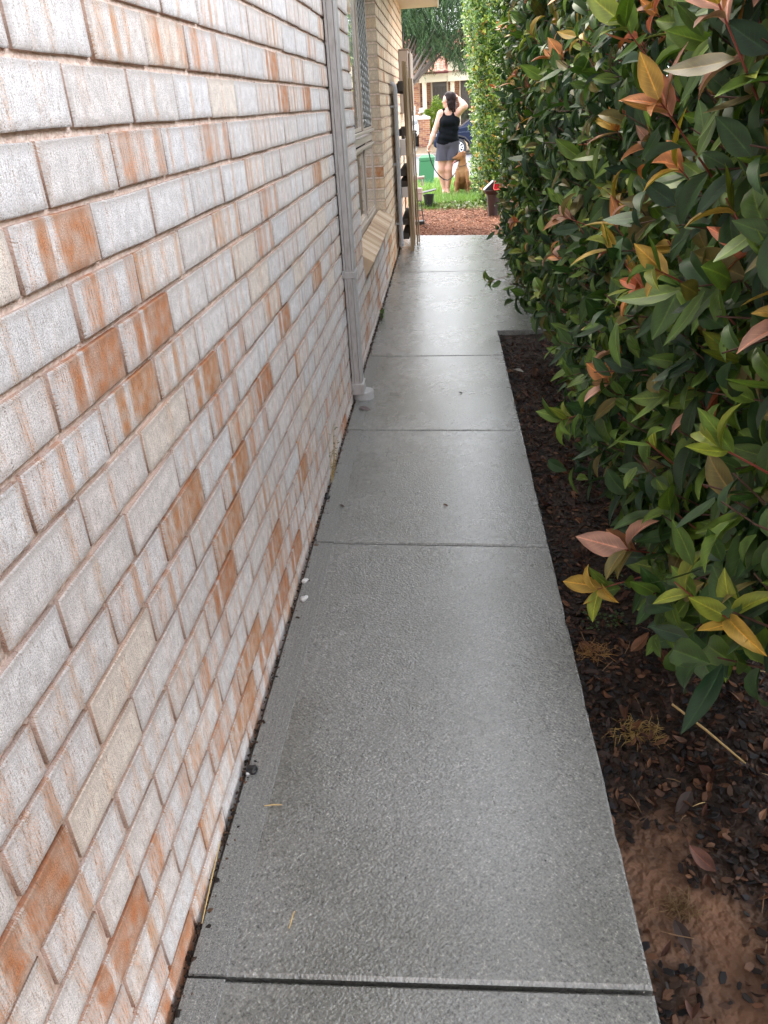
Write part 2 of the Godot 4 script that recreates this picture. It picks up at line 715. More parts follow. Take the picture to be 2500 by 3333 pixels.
func make_materials() -> void:
	var bi := brick_images()
	var m := mat("pale brick", Color.WHITE, 0.9)
	m.albedo_texture = bi[0]
	m.vertex_color_use_as_albedo = true
	relief(m, bi[1], 0.26)
	m.metallic_specular = 0.2
	var warm: StandardMaterial3D = m.duplicate()
	warm.resource_name = "warm brick"
	warm.albedo_color = Color(1.0, 0.945, 0.85)
	mats["warm brick"] = warm
	mats.leaf_tex = leaf_image()
	# mortar
	m = mat("mortar", Color.WHITE, 0.95)
	m.albedo_texture = noise_tex(512, 0.03, FastNoiseLite.TYPE_SIMPLEX, 5, [[0.0, Color(0.82, 0.72, 0.66)], [0.5, Color(0.91, 0.83, 0.78)], [1.0, Color(0.96, 0.90, 0.86)]])
	m.uv1_triplanar = true
	m.uv1_world_triplanar = true
	m.uv1_scale = Vector3.ONE * 2.2
	relief(m, noise_tex(512, 0.09, FastNoiseLite.TYPE_SIMPLEX, 3, [], 4), 0.25)
	m.metallic_specular = 0.2
	# wet concrete
	var pebbly := grey_tex(tile_noise([256, 128, 512], [0.5, 0.25, 0.25], 11))
	var speck := ramp_tex(tile_noise([256, 512, 128], [0.45, 0.40, 0.15], 6), [[0.0, Color(0.20, 0.205, 0.205)], [0.26, Color(0.39, 0.395, 0.39)], [0.42, Color(0.462, 0.468, 0.462)], [0.62, Color(0.495, 0.50, 0.492)], [0.76, Color(0.57, 0.572, 0.56)], [1.0, Color(0.80, 0.80, 0.77)]])
	m = mat("wet concrete", Color.WHITE, 0.31)
	m.albedo_texture = speck
	m.metallic_specular = 0.6
	relief(m, pebbly, 0.17)
	m.detail_enabled = true
	m.detail_blend_mode = BaseMaterial3D.BLEND_MODE_MUL
	m.detail_uv_layer = BaseMaterial3D.DETAIL_UV_2
	m.detail_albedo = ramp_tex(tile_noise([8, 16, 32, 128], [0.45, 0.33, 0.16, 0.06], 31), [[0.0, Color(0.76, 0.76, 0.73)], [0.30, Color(0.89, 0.89, 0.875)], [0.48, Color(0.97, 0.97, 0.965)], [0.62, Color(1, 1, 1)], [1.0, Color(1, 1, 1)]])
	m.roughness_texture = ramp_tex(tile_noise([4, 16, 64], [0.45, 0.35, 0.2], 17), [[0.0, Color(0.7, 0.7, 0.7)], [0.4, Color(0.85, 0.85, 0.85)], [0.65, Color(1, 1, 1)], [1.0, Color(1, 1, 1)]])
	m.clearcoat_enabled = true
	m.clearcoat = 0.68
	m.clearcoat_roughness = 0.27
	m = mat("brushed concrete edge", Color.WHITE, 0.25)
	m.albedo_texture = speck
	var brush := FastNoiseLite.new()
	brush.frequency = 0.11
	brush.seed = 8
	var bim := brush.get_image(512, 24, false, false, true)
	bim.resize(512, 512, Image.INTERPOLATE_CUBIC)
	relief(m, ImageTexture.create_from_image(bim), 0.08)
	# soils
	m = mat("damp soil", Color.WHITE, 0.85)
	m.albedo_texture = noise_tex(1024, 0.012, FastNoiseLite.TYPE_SIMPLEX, 6, [[0.0, Color(0.32, 0.225, 0.16)], [0.5, Color(0.45, 0.32, 0.235)], [1.0, Color(0.56, 0.42, 0.32)]], 14)
	m.uv1_triplanar = true
	m.uv1_world_triplanar = true
	m.uv1_scale = Vector3.ONE * 0.55
	m.vertex_color_use_as_albedo = true
	relief(m, noise_tex(1024, 0.06, FastNoiseLite.TYPE_SIMPLEX, 5, [], 15), 1.2)
	m = mat("red soil", Color.WHITE, 0.95)
	m.albedo_texture = noise_tex(512, 0.05, FastNoiseLite.TYPE_SIMPLEX, 5, [[0.0, Color(0.30, 0.17, 0.11)], [0.5, Color(0.45, 0.27, 0.18)], [1.0, Color(0.55, 0.36, 0.26)]], 16)
	m.uv1_triplanar = true
	m.uv1_world_triplanar = true
	m.uv1_scale = Vector3.ONE * 0.7
	m = mat("lawn soil", Color.WHITE, 0.95)
	m.albedo_texture = noise_tex(512, 0.04, FastNoiseLite.TYPE_SIMPLEX, 5, [[0.0, Color(0.25, 0.33, 0.13)], [0.6, Color(0.42, 0.47, 0.22)], [1.0, Color(0.52, 0.46, 0.28)]], 18)
	m.uv1_triplanar = true
	m.uv1_world_triplanar = true
	m.uv1_scale = Vector3.ONE * 0.4
	m = mat("dry verge", Color.WHITE, 0.95)
	m.albedo_texture = noise_tex(512, 0.05, FastNoiseLite.TYPE_SIMPLEX, 5, [[0.0, Color(0.40, 0.32, 0.24)], [0.6, Color(0.56, 0.48, 0.38)], [1.0, Color(0.64, 0.58, 0.44)]], 19)
	m.uv1_triplanar = true
	m.uv1_world_triplanar = true
	m.uv1_scale = Vector3.ONE * 0.3
	m = mat("road asphalt", Color.WHITE, 0.5)
	m.albedo_texture = noise_tex(512, 0.15, FastNoiseLite.TYPE_SIMPLEX, 4, [[0.0, Color(0.36, 0.365, 0.38)], [1.0, Color(0.48, 0.485, 0.50)]], 22)
	m.uv1_triplanar = true
	m.uv1_world_triplanar = true
	m.uv1_scale = Vector3.ONE * 0.4
	# timber
	var grain := FastNoiseLite.new()
	grain.frequency = 0.05
	grain.seed = 2
	grain.fractal_octaves = 4
	var gim := grain.get_image(256, 24, false, false, true)
	gim.resize(256, 512, Image.INTERPOLATE_CUBIC)
	var ramp := Gradient.new()
	ramp.offsets = PackedFloat32Array([0.0, 0.45, 1.0])
	ramp.colors = PackedColorArray([Color(0.34, 0.27, 0.20), Color(0.56, 0.48, 0.37), Color(0.70, 0.62, 0.50)])
	gim.convert(Image.FORMAT_RGB8)
	for y in gim.get_height():
		for x in gim.get_width():
			gim.set_pixel(x, y, ramp.sample(gim.get_pixel(x, y).r))
	m = mat("weathered timber", Color.WHITE, 0.85)
	m.albedo_texture = ImageTexture.create_from_image(gim)
	m.uv1_triplanar = true
	m.uv1_world_triplanar = true
	m.uv1_scale = Vector3(4, 1.1, 4)
	mat("dark timber", lin(0.07, 0.056, 0.046), 0.9)
	# paints, metals, plastics
	m = mat("grey paint", lin(0.46, 0.45, 0.455), 0.45)
	m.albedo_texture = noise_tex(512, 0.02, FastNoiseLite.TYPE_SIMPLEX_SMOOTH, 6, [[0.0, Color(0.80, 0.78, 0.75)], [0.45, Color(0.95, 0.945, 0.94)], [1.0, Color(1, 1, 1)]], 71)
	m.uv1_triplanar = true
	m.uv1_world_triplanar = true
	m.uv1_scale = Vector3(5, 1.2, 5)
	mat("grey paint light", lin(0.40, 0.40, 0.41), 0.4)
	mat("white plastic", lin(0.66, 0.66, 0.65), 0.35)
	mat("beige metal", lin(0.33, 0.275, 0.235), 0.55)
	mat("beige frame", lin(0.50, 0.43, 0.37), 0.4)
	mat("cream render", lin(0.72, 0.66, 0.50), 0.8)
	mat("cream paint", lin(0.70, 0.64, 0.48), 0.6)
	mat("soffit", lin(0.66, 0.62, 0.55), 0.8)
	mat("grey pipe", lin(0.36, 0.37, 0.40), 0.28)
	mat("taupe paint", lin(0.36, 0.29, 0.25), 0.5)
	mat("rusty pipe", lin(0.12, 0.07, 0.05), 0.6)
	mat("black metal", lin(0.012, 0.012, 0.013), 0.45)
	mat("black plastic", lin(0.018, 0.018, 0.02), 0.5)
	mat("kiosk green", lin(0.035, 0.15, 0.07), 0.5)
	m = mat("pane", lin(0.9, 0.95, 0.95), 0.02)
	m.transparency = BaseMaterial3D.TRANSPARENCY_ALPHA
	m.albedo_color.a = 0.12
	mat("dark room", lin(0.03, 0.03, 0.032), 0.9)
	mat("curtain", lin(0.55, 0.53, 0.50), 0.9)
	mat("zinc", lin(0.42, 0.44, 0.46), 0.4, 0.6)
	# foliage
	leaf_mat("hedge leaf", Color.WHITE, true, 0.48, Color(0.55, 0.62, 0.35))
	leaf_mat("sunny leaf", Color.WHITE, true, 0.36, Color(0.6, 0.7, 0.3))
	leaf_mat("dead leaf", Color.WHITE, true, 0.8, Color(0.12, 0.08, 0.05))
	m = mat("grass blade", Color.WHITE, 0.5)
	m.vertex_color_use_as_albedo = true
	m.backlight_enabled = true
	m.backlight = Color(0.6, 0.7, 0.3)
	mat("twig", lin(0.075, 0.035, 0.025), 0.7)
	mat("red twig", lin(0.22, 0.05, 0.035), 0.5)
	mat("grey bark", lin(0.20, 0.17, 0.15), 0.9)
	m = mat("chips", Color.WHITE, 0.55)
	m.metallic_specular = 0.3
	m.vertex_color_use_as_albedo = true
	mat("straw", lin(0.50, 0.36, 0.16), 0.7)
	mat("stone white", lin(0.5, 0.5, 0.5), 0.7)
	mat("stone black", lin(0.012, 0.012, 0.014), 0.4)


# ---------------------------------------------------------------- ground
func sheet(x0: float, x1: float, z0: float, z1: float, nx: int, nz: int, height: Callable) -> MB:
	var b := MB.new()
	for j in nz + 1:
		for i in nx + 1:
			var x := lerpf(x0, x1, float(i) / nx)
			var z := lerpf(z0, z1, float(j) / nz)
			var y: float = height.call(x, z)
			var e := 0.01
			var nn := Vector3(height.call(x - e, z) - height.call(x + e, z), 2.0 * e, height.call(x, z - e) - height.call(x, z + e)).normalized()
			b.vert(Vector3(x, y, z), nn, Vector2(x, z))
	for j in nz:
		for i in nx:
			var k := j * (nx + 1) + i
			b.face(k, k + 1, k + nx + 2)
			b.face(k, k + nx + 2, k + nx + 1)
	return b


func make_ground() -> void:
	# one sheet to the horizon, dropping gently towards the street
	var b := MB.new()
	var zs := [60.0, 0.0, -9.4, -15.0, -20.0, -28.0, -36.0, -38.0, -43.7, -60.0, -120.0, -300.0]
	for z in zs:
		for x in [-200.0, -20.0, 0.0, 20.0, 200.0]:
			b.vert(Vector3(x, ground_y(z) - 0.11, z), Vector3.UP, Vector2(x, z))
	for j in zs.size() - 1:
		for i in 4:
			var k := j * 5 + i
			b.face(k, k + 1, k + 6)
			b.face(k, k + 6, k + 5)
	structure("ground", b, mats["dry verge"])
	# front garden: bare red soil, then lawn
	var fy := FastNoiseLite.new()
	fy.frequency = 0.9
	fy.seed = 40
	b = sheet(-4.0, 3.5, -9.42, -13.0, 60, 34, func(x: float, z: float) -> float: return ground_y(z) - 0.022 + fy.get_noise_2d(x, z) * 0.02)
	structure("bare_soil", b, mats["red soil"])
	b = sheet(-9.0, 9.0, -12.4, -20.2, 60, 40, func(x: float, z: float) -> float: return ground_y(z) - 0.03 + fy.get_noise_2d(x * 0.7, z * 0.7) * 0.05 + smoothstep(12.4, 13.4, -z) * 0.03)
	structure("lawn", b, mats["lawn soil"])


# ---------------------------------------------------------------- path
func make_path() -> void:
	var path := Node3D.new()
	path.name = "path"
	path.set_meta("kind", "structure")
	add_child(path)
	# joints: z at the wall side and at the bed side
	var js := [[1.2, 1.2], [-0.803, -0.806], [-2.356, -2.305], [-3.421, -3.36], [-4.632, -4.56], [-7.27, -7.13], [-9.51, -9.24]]
	var gap := 0.0042
	for k in js.size() - 1:
		var a: Array = js[k]
		var c: Array = js[k + 1]
		var wide := 0.838
		var b := MB.new()
		var x0 := 0.014
		var za := func(x: float) -> float: return lerpf(a[0], a[1], x / wide) - gap
		var zc := func(x: float) -> float: return lerpf(c[0], c[1], x / wide) + gap
		var pts := []
		if k == 4:
			pts = [Vector2(x0, za.call(x0)), Vector2(wide, za.call(wide)), Vector2(wide, -5.135), Vector2(2.6, -5.09), Vector2(2.6, -7.0), Vector2(x0, zc.call(x0))]
		elif k == 5:
			pts = [Vector2(x0, za.call(x0)), Vector2(2.6, -7.0 - gap * 2.0), Vector2(2.6, -8.8), Vector2(x0, zc.call(x0))]
		else:
			pts = [Vector2(x0, za.call(x0)), Vector2(wide, za.call(wide)), Vector2(wide, zc.call(wide)), Vector2(x0, zc.call(x0))]
		var rough := []
		for q in pts.size():
			var p: Vector2 = pts[q]
			var p2: Vector2 = pts[(q + 1) % pts.size()]
			rough.append(p)
			if absf(p.x - p2.x) < 0.01 and p.x > 0.5:
				var n := int(absf(p.y - p2.y) / 0.035)
				for e in range(1, n):
					rough.append(p.lerp(p2, float(e) / n) + Vector2(rnd(-0.0010, 0.0006) - (0.0025 if rng.randf() < 0.04 else 0.0), 0))
		b.prism(rough, -0.1, 0.0, Transform3D.IDENTITY, 0.006)
		for q in b.v.size():
			b.uv[q] = Vector2(b.v[q].x, b.v[q].z) / 0.9 if absf(b.n[q].y) > 0.5 else Vector2(b.v[q].x + b.v[q].z, b.v[q].y) / 0.9
			b.uv2[q] = Vector2(b.v[q].x, b.v[q].z) / 3.1 + Vector2(0.2, 0.37)
		var slab := part("slab", b, mats["wet concrete"], path)
		if k < 4:
			# the strip beside the wall that was finished with an edging trowel
			var e := MB.new()
			e.prism([Vector2(0.016, za.call(0.016)), Vector2(0.087, za.call(0.087)), Vector2(0.087, zc.call(0.087)), Vector2(0.016, zc.call(0.016))], -0.0015, 0.0022, Transform3D.IDENTITY, 0.0015)
			for q in e.v.size():
				e.uv[q] = Vector2(e.v[q].x, e.v[q].z) / 0.45
			part("edge_strip", e, mats["brushed concrete edge"], slab)
	var dirt := MB.new()
	dirt.box(Vector3(0.4, -0.06, -4.2), Vector3(0.83, 0.06, 10.8))
	part("joint_filler", dirt, mats["dark timber"], path)
	# small round service cover set in the path
	var cv := MB.new()
	var t := Transform3D(Basis.IDENTITY, Vector3(0.936, 0.0, -6.72))
	cv.lathe([Vector2(0.062, -0.02), Vector2(0.062, 0.003), Vector2(0.058, 0.006), Vector2(0.046, 0.006), Vector2(0.043, 0.003), Vector2(0.0, 0.003)], 28, t)
	tag(part("drain_cover", cv, mats["grey paint light"]), "small round grey drain cover set flush in the concrete path", "drain cover")


# ---------------------------------------------------------------- the house on the left
const Z_JOINT := -1.144
const COURSE := 0.0875
const TOP_OF_ZERO := 1.617
const WIN_NEAR := -4.85
const WIN_FAR := -6.95
const WALL_END := -11.28


func brick_mb(len_: float, cell: int, seed_: int) -> MB:
	# one brick, its face towards +x at x = 0, with chipped, slightly uneven arrises
	var r := RandomNumberGenerator.new()
	r.seed = seed_ * 77 + 5
	var b := MB.new()
	var hl := len_ * 0.5
	var hh := 0.0386
	var ring := []
	for s in [[-1, -1, 0, 3], [1, -1, 1, 2], [1, 1, 0, 3], [-1, 1, 1, 2]]:
		var from := Vector2(s[0] * hl, s[1] * hh)
		var to: Vector2 = [Vector2(hl, -hh), Vector2(hl, hh), Vector2(-hl, hh), Vector2(-hl, -hh)][[[-1, -1], [1, -1], [1, 1], [-1, 1]].find([s[0], s[1]])]
		for k in s[3]:
			ring.append(from.lerp(to, float(k) / s[3]))
	var cu := (cell % 8) / 8.0
	var cv := (cell / 8) / 6.0
	var tex := func(p: Vector2) -> Vector2:
		var q := Vector2(clampf(0.5 - p.x / 0.232, 0.02, 0.98), clampf(0.5 - p.y / 0.0785, 0.03, 0.97))
		return Vector2(cu + q.x / 8.0, cv + q.y / 6.0)
	var m := ring.size()
	var first := b.v.size()
	var jit := []
	for p in ring:
		jit.append(Vector2(r.randf_range(-0.0012, 0.0012), r.randf_range(-0.0013, 0.0013)))
	b.vert(Vector3(0, 0, 0), Vector3.RIGHT, tex.call(Vector2.ZERO))
	for k in m:
		var p: Vector2 = ring[k] * Vector2(1.0 - 0.0022 / hl, 1.0 - 0.0022 / hh) + jit[k]
		b.vert(Vector3(0, p.y, p.x), Vector3.RIGHT, tex.call(p))
	for k in m:
		b.face(first, first + 1 + k, first + 1 + (k + 1) % m)
	first = b.v.size()
	for k in m:
		var p: Vector2 = ring[k]
		var o := Vector2(signf(p.x) if absf(p.x) > hl * 0.99 else 0.0, signf(p.y) if absf(p.y) > hh * 0.99 else 0.0).normalized()
		var i: Vector2 = p * Vector2(1.0 - 0.0022 / hl, 1.0 - 0.0022 / hh) + jit[k]
		var e: Vector2 = p + jit[k] * 0.7
		var on := Vector3(0, o.y, o.x)
		b.vert(Vector3(0, i.y, i.x), (Vector3.RIGHT + on * 0.15).normalized(), tex.call(i))
		b.vert(Vector3(-0.0022, e.y, e.x), (Vector3.RIGHT + on * 0.6).normalized(), tex.call(e))
		b.col = Color(0.84, 0.70, 0.63)  # the clay body shows on the sides, where the pale coating ends
		b.vert(Vector3(-0.0022, e.y, e.x), on, tex.call(e))
		b.vert(Vector3(-0.03, p.y, p.x), on, tex.call(e - o * 0.030 + Vector2(o.y, o.x) * 0.004))
		b.col = Color.WHITE
	for k in m:
		var i := first + k * 4
		var j := first + ((k + 1) % m) * 4
		b.face(i, i + 1, j + 1)
		b.face(i, j + 1, j)
		b.face(i + 2, i + 3, j + 3)
		b.face(i + 2, j + 3, j + 2)
	return b


func make_house_wall() -> void:
	var house := thing("brick_house", "pale cream and rust streaked brick house wall along the left of the path", "house")
	# mortar core, with the window opening left out
	var core := MB.new()
	var top := 2.44
	var xf := -0.0088
	var pieces := [[2.5, WIN_NEAR, -0.2, top], [WIN_NEAR, WIN_FAR, -0.2, 0.43], [WIN_FAR, WALL_END + 0.006, -0.2, top]]
	for p in pieces:
		var z0: float = p[0]
		var z1: float = p[1]
		core.box(Vector3(xf - 0.06, (p[2] + p[3]) * 0.5, (z0 + z1) * 0.5), Vector3(0.12, p[3] - p[2], z0 - z1))
	core.box(Vector3(-0.07, 2.42, (WIN_NEAR + WIN_FAR) * 0.5), Vector3(0.12, 0.06, WIN_NEAR - WIN_FAR - 0.004))
	part("mortar_wall", core, mats["mortar"], house)
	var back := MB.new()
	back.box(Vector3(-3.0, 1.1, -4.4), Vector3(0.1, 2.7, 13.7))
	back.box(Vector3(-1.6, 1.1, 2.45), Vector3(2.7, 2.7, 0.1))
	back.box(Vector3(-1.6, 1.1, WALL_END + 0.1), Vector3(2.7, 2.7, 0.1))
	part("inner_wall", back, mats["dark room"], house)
	# unseen wall behind the viewer, placed to shade the camera-facing brick sides
	var shade_wall := MB.new()
	shade_wall.box(Vector3(2.0, 1.2, 6.1), Vector3(6.0, 2.7, 0.12))
	part("unseen_shade_wall", shade_wall, mats["mortar"], house)

	# the bricks
	var stained := {"1,3": 6, "1,5": 6, "1,11": 7, "1,1": 5, "2,12": 7, "2,16": 7, "3,1": 6, "3,5": 6, "3,11": 5, "4,4": 5, "5,5": 6, "6,-2": 7, "6,0": 7, "6,8": 6, "7,-3": 5, "7,-1": 7, "7,1": 5, "8,2": 7, "8,4": 6, "9,3": 6, "10,0": 7, "10,-2": 5, "10,4": 6, "10,6": 7, "11,3": 7, "11,-5": 5, "11,-1": 5, "11,5": 6, "13,-1": 5, "15,-5": 7, "15,-1": 6, "14,-2": 5, "16,0": 6, "17,1": 7, "17,-1": 6, "17,-3": 5, "16,2": 7, "17,3": 7, "15,1": 5, "1,13": 5, "1,15": 6, "4,8": 6, "5,9": 6, "6,4": 5, "13,-3": 5, "12,-4": 1, "12,-2": 0, "8,-2": 2, "8,0": 3, "9,-1": 0, "9,-3": 1, "2,0": 0, "2,2": 1, "2,4": 2, "3,-1": 3, "3,3": 4}
	var cells := []
	for k in 48:
		cells.append(brick_mb(0.230, k, k))
	var shared := []
	for c in cells:
		shared.append(c.mesh(mats["pale brick"], true))
	var list := []
	for row in range(-9, 19):
		var yc := TOP_OF_ZERO - COURSE * row - 0.0386
		if yc > 2.41:
			continue
		for u in range(-30, 90):
			if posmod(u, 2) != posmod(row, 2):
				continue
			var z0 := Z_JOINT - 0.12 * u - 0.005
			var z1 := z0 - 0.230
			if z1 < WALL_END - 0.01 and z0 < WALL_END + 0.06 or z0 > 1.6:
				continue
			var in_window := yc > 0.47 and z0 > WIN_FAR and z1 < WIN_NEAR
			var cut0 := z0
			var cut1 := maxf(z1, WALL_END)
			if yc > 0.40 and yc < 0.60 and z0 > WIN_FAR - 0.05 and z1 < WIN_NEAR and yc > 0.47:
				in_window = true
			if in_window:
				if z0 > WIN_NEAR + 0.03:
					cut1 = WIN_NEAR
				elif z1 < WIN_FAR - 0.03:
					cut0 = WIN_FAR
				else:
					continue
			var far := smoothstep(-4.0, -9.0, z0)
			var colm := rng.randi_range(0, 4)
			var key := "%d,%d" % [row, u]
			var p := rng.randf()
			var share := 0.15 + (0.45 if row >= 15 else 0.0) + (0.22 if row >= 11 else 0.0) + far * 0.1
			if stained.has(key):
				colm = stained[key]
			elif p < share:
				colm = 5 + rng.randi_range(0, 2) if rng.randf() < 0.75 else 5
			elif p < share + 0.2:
				colm = 5
			var cell := colm + 8 * rng.randi_range(0, 5)
			var at := Vector3(rnd(-0.0015, 0.0015), yc + rnd(-0.0012, 0.0012), (cut0 + cut1) * 0.5)
			var ln := cut0 - cut1
			list.append([seen_size(at, Vector3.RIGHT, ln * 0.0772), at, cell, ln, Vector3(rnd(-0.006, 0.006), rnd(-0.006, 0.006), rnd(-0.010, 0.010))])
	list.sort_custom(func(a, b): return a[0] > b[0])
	var rest := MB.new()
	var rest_far := MB.new()
	for k in list.size():
		var e: Array = list[k]
		var t := Transform3D(Basis.from_euler(e[4]), e[1])
		if absf(e[3] - 0.230) > 0.002:
			var own := brick_mb(e[3], e[2], k + 100)
			if k < 300:
				part("brick", own, mats["pale brick"], house, true).transform = t
			else:
				(rest if e[1].z > WIN_FAR else rest_far).take(own, t)
		elif k < 300:
			put("brick", shared[e[2]], house, t)
		else:
			(rest if e[1].z > WIN_FAR else rest_far).take(cells[e[2]], t)
	part("brickwork", rest, mats["pale brick"], house, true).set_meta("kind", "stuff")
	part("far_brickwork", rest_far, mats["warm brick"], house, true).set_meta("kind", "stuff")

	# brick reveals of the window: ends of the wall seen across the opening
	for side in [WIN_FAR, WIN_NEAR]:
		for row in range(-9, 13):
			var yc := TOP_OF_ZERO - COURSE * row - 0.0386
			if yc > 2.41 or yc < 0.5:
				continue
			var cell := rng.randi_range(0, 4) + 8 * rng.randi_range(0, 5)
			if rng.randf() < 0.5:
				cell = rng.randi_range(5, 7) + 8 * rng.randi_range(0, 5)
			var s := 1.0 if side == WIN_FAR else -1.0
			var t := Transform3D(Basis(Vector3.UP, -s * PI / 2), Vector3(-0.0605, yc, side + s * 0.0015))
			part("reveal_brick", brick_mb(0.117, cell, row + 300), mats["warm brick"], house, true).transform = t

	# sloping sill of bricks laid on edge
	var sill_tones := [lin(0.58, 0.44, 0.31), lin(0.50, 0.36, 0.24), lin(0.66, 0.53, 0.40), lin(0.44, 0.30, 0.20)]
	var sm := []
	for k in 4:
		var mm := mat("sill brick %d" % k, sill_tones[k], 0.9)
		relief(mm, mats["mortar"].heightmap_texture, 0.2)
		sm.append(mm)
	var sill_mesh := []
	for k in 4:
		var b := MB.new()
		b.box(Vector3.ZERO, Vector3(0.140, 0.108, 0.0755), Basis.IDENTITY, 0.004)
		sill_mesh.append(b.mesh(sm[k]))
	var tilt := deg_to_rad(-33.0)
	var n_sill := 25
	for k in n_sill:
		var z := lerpf(WIN_NEAR - 0.085, WIN_FAR - 0.03, float(k) / (n_sill - 1))
		put("sill_brick", sill_mesh[rng.randi_range(0, 3)], house, Transform3D(Basis(Vector3.BACK, tilt + rnd(-0.02, 0.02)), Vector3(-0.028 + rnd(-0.002, 0.002), 0.508, z)))
	var sm_bed := MB.new()
	sm_bed.box(Vector3(-0.033, 0.503, (WIN_NEAR + WIN_FAR) * 0.5 - 0.055), Vector3(0.124, 0.092, WIN_NEAR - WIN_FAR + 0.01), Basis(Vector3.BACK, tilt))
	part("sill_mortar", sm_bed, mat("sill mortar", lin(0.30, 0.23, 0.18), 0.95), house)

	# window: two tiers, sliding sashes with beige frames
	var win := Node3D.new()
	win.name = "window"
	house.add_child(win)
	var fr := MB.new()
	var gx := -0.085
	var zm := -6.22
	var y0 := 0.60
	for z in [WIN_NEAR - 0.02, WIN_FAR + 0.022]:
		fr.box(Vector3(gx - 0.024, 1.52, z), Vector3(0.06, 1.90, 0.04), Basis.IDENTITY, 0.003)
	for y in [y0 - 0.01, 1.15, 2.42]:
		fr.box(Vector3(gx - 0.022, y, (WIN_NEAR + WIN_FAR) * 0.5), Vector3(0.062, 0.045, WIN_NEAR - WIN_FAR - 0.08), Basis.IDENTITY, 0.003)
	for y in [1.105, 1.20]:
		fr.box(Vector3(gx + 0.012, y, (WIN_NEAR + WIN_FAR) * 0.5), Vector3(0.03, 0.018, WIN_NEAR - WIN_FAR - 0.08), Basis.IDENTITY, 0.002)
	part("frame", fr, mats["beige frame"], win)
	for tier in [[y0 + 0.012, 1.095], [1.21, 2.40]]:
		for bay in [[WIN_NEAR - 0.04, zm, -0.012], [zm, WIN_FAR + 0.042, 0.0]]:
			var sash := MB.new()
			var x: float = gx + bay[2]
			for z in [bay[0] - 0.012, bay[1] + 0.012]:
				sash.box(Vector3(x, (tier[0] + tier[1]) * 0.5, z), Vector3(0.010, tier[1] - tier[0], 0.024), Basis.IDENTITY, 0.002)
			for y in [tier[0] + 0.012, tier[1] - 0.012]:
				sash.box(Vector3(x, y, (bay[0] + bay[1]) * 0.5), Vector3(0.009, 0.024, bay[0] - bay[1] - 0.05), Basis.IDENTITY, 0.002)
			part("sash", sash, mats["beige frame"], win)
			var pane := MB.new()
			pane.box(Vector3(x - 0.002, (tier[0] + tier[1]) * 0.5, (bay[0] + bay[1]) * 0.5), Vector3(0.004, tier[1] - tier[0] - 0.05, bay[0] - bay[1] - 0.05))
			part("pane", pane, mats["pane"], win)
	# pleated screen outside the far upper sash: light ribs that waver as they run down
	var ribs := MB.new()
	for k in 6:
		var z := lerpf(zm - 0.035, WIN_FAR + 0.085, k / 5.0)
		var pts := []
		var rad := []
		for j in 150:
			var y := lerpf(1.235, 2.375, j / 149.0)
			pts.append(Vector3(gx + 0.008, y, z + sin(y * 140.0 + k * 0.9) * 0.016))
			rad.append(0.0034)
		ribs.tube(pts, rad, 5)
	part("screen_ribs", ribs, mats["white plastic"], win).set_meta("kind", "stuff")
	var net := MB.new()
	net.box(Vector3(gx + 0.004, 1.805, (zm + WIN_FAR) * 0.5 + 0.02), Vector3(0.002, 1.16, zm - WIN_FAR - 0.09))
	part("screen_net", net, mats["dark room"], win)

	# eave: soffit, fascia and gutter, and the roof slope above
	var so := MB.new()
	so.box(Vector3(0.20, 2.405, -4.40), Vector3(0.475, 0.012, 13.76))
	part("soffit", so, mats["soffit"], house)
	var fa := MB.new()
	fa.box(Vector3(0.452, 2.46, -4.40), Vector3(0.022, 0.15, 13.78), Basis.IDENTITY, 0.003)
	fa.box(Vector3(0.20, 2.45, WALL_END - 0.012), Vector3(0.48, 0.10, 0.02), Basis.IDENTITY, 0.003)
	part("fascia", fa, mats["soffit"], house)
	var gu := MB.new()
	gu.prism([Vector2(0.466, 2.48), Vector2(0.56, 2.48), Vector2(0.575, 2.58), Vector2(0.565, 2.58), Vector2(0.55, 2.49), Vector2(0.474, 2.49), Vector2(0.474, 2.56), Vector2(0.466, 2.56)], -2.5, 11.2, Transform3D(Basis(Vector3.RIGHT, Vector3(0, 0, -1), Vector3.UP), Vector3.ZERO))
	part("gutter", gu, mats["soffit"], house)
	var ro := MB.new()
	ro.box(Vector3(-1.5, 3.35, -4.4), Vector3(4.5, 0.06, 13.8), Basis(Vector3.BACK, deg_to_rad(-22.0)))
	part("roof", ro, mat("roof brown", lin(0.12, 0.07, 0.055), 0.8), house)


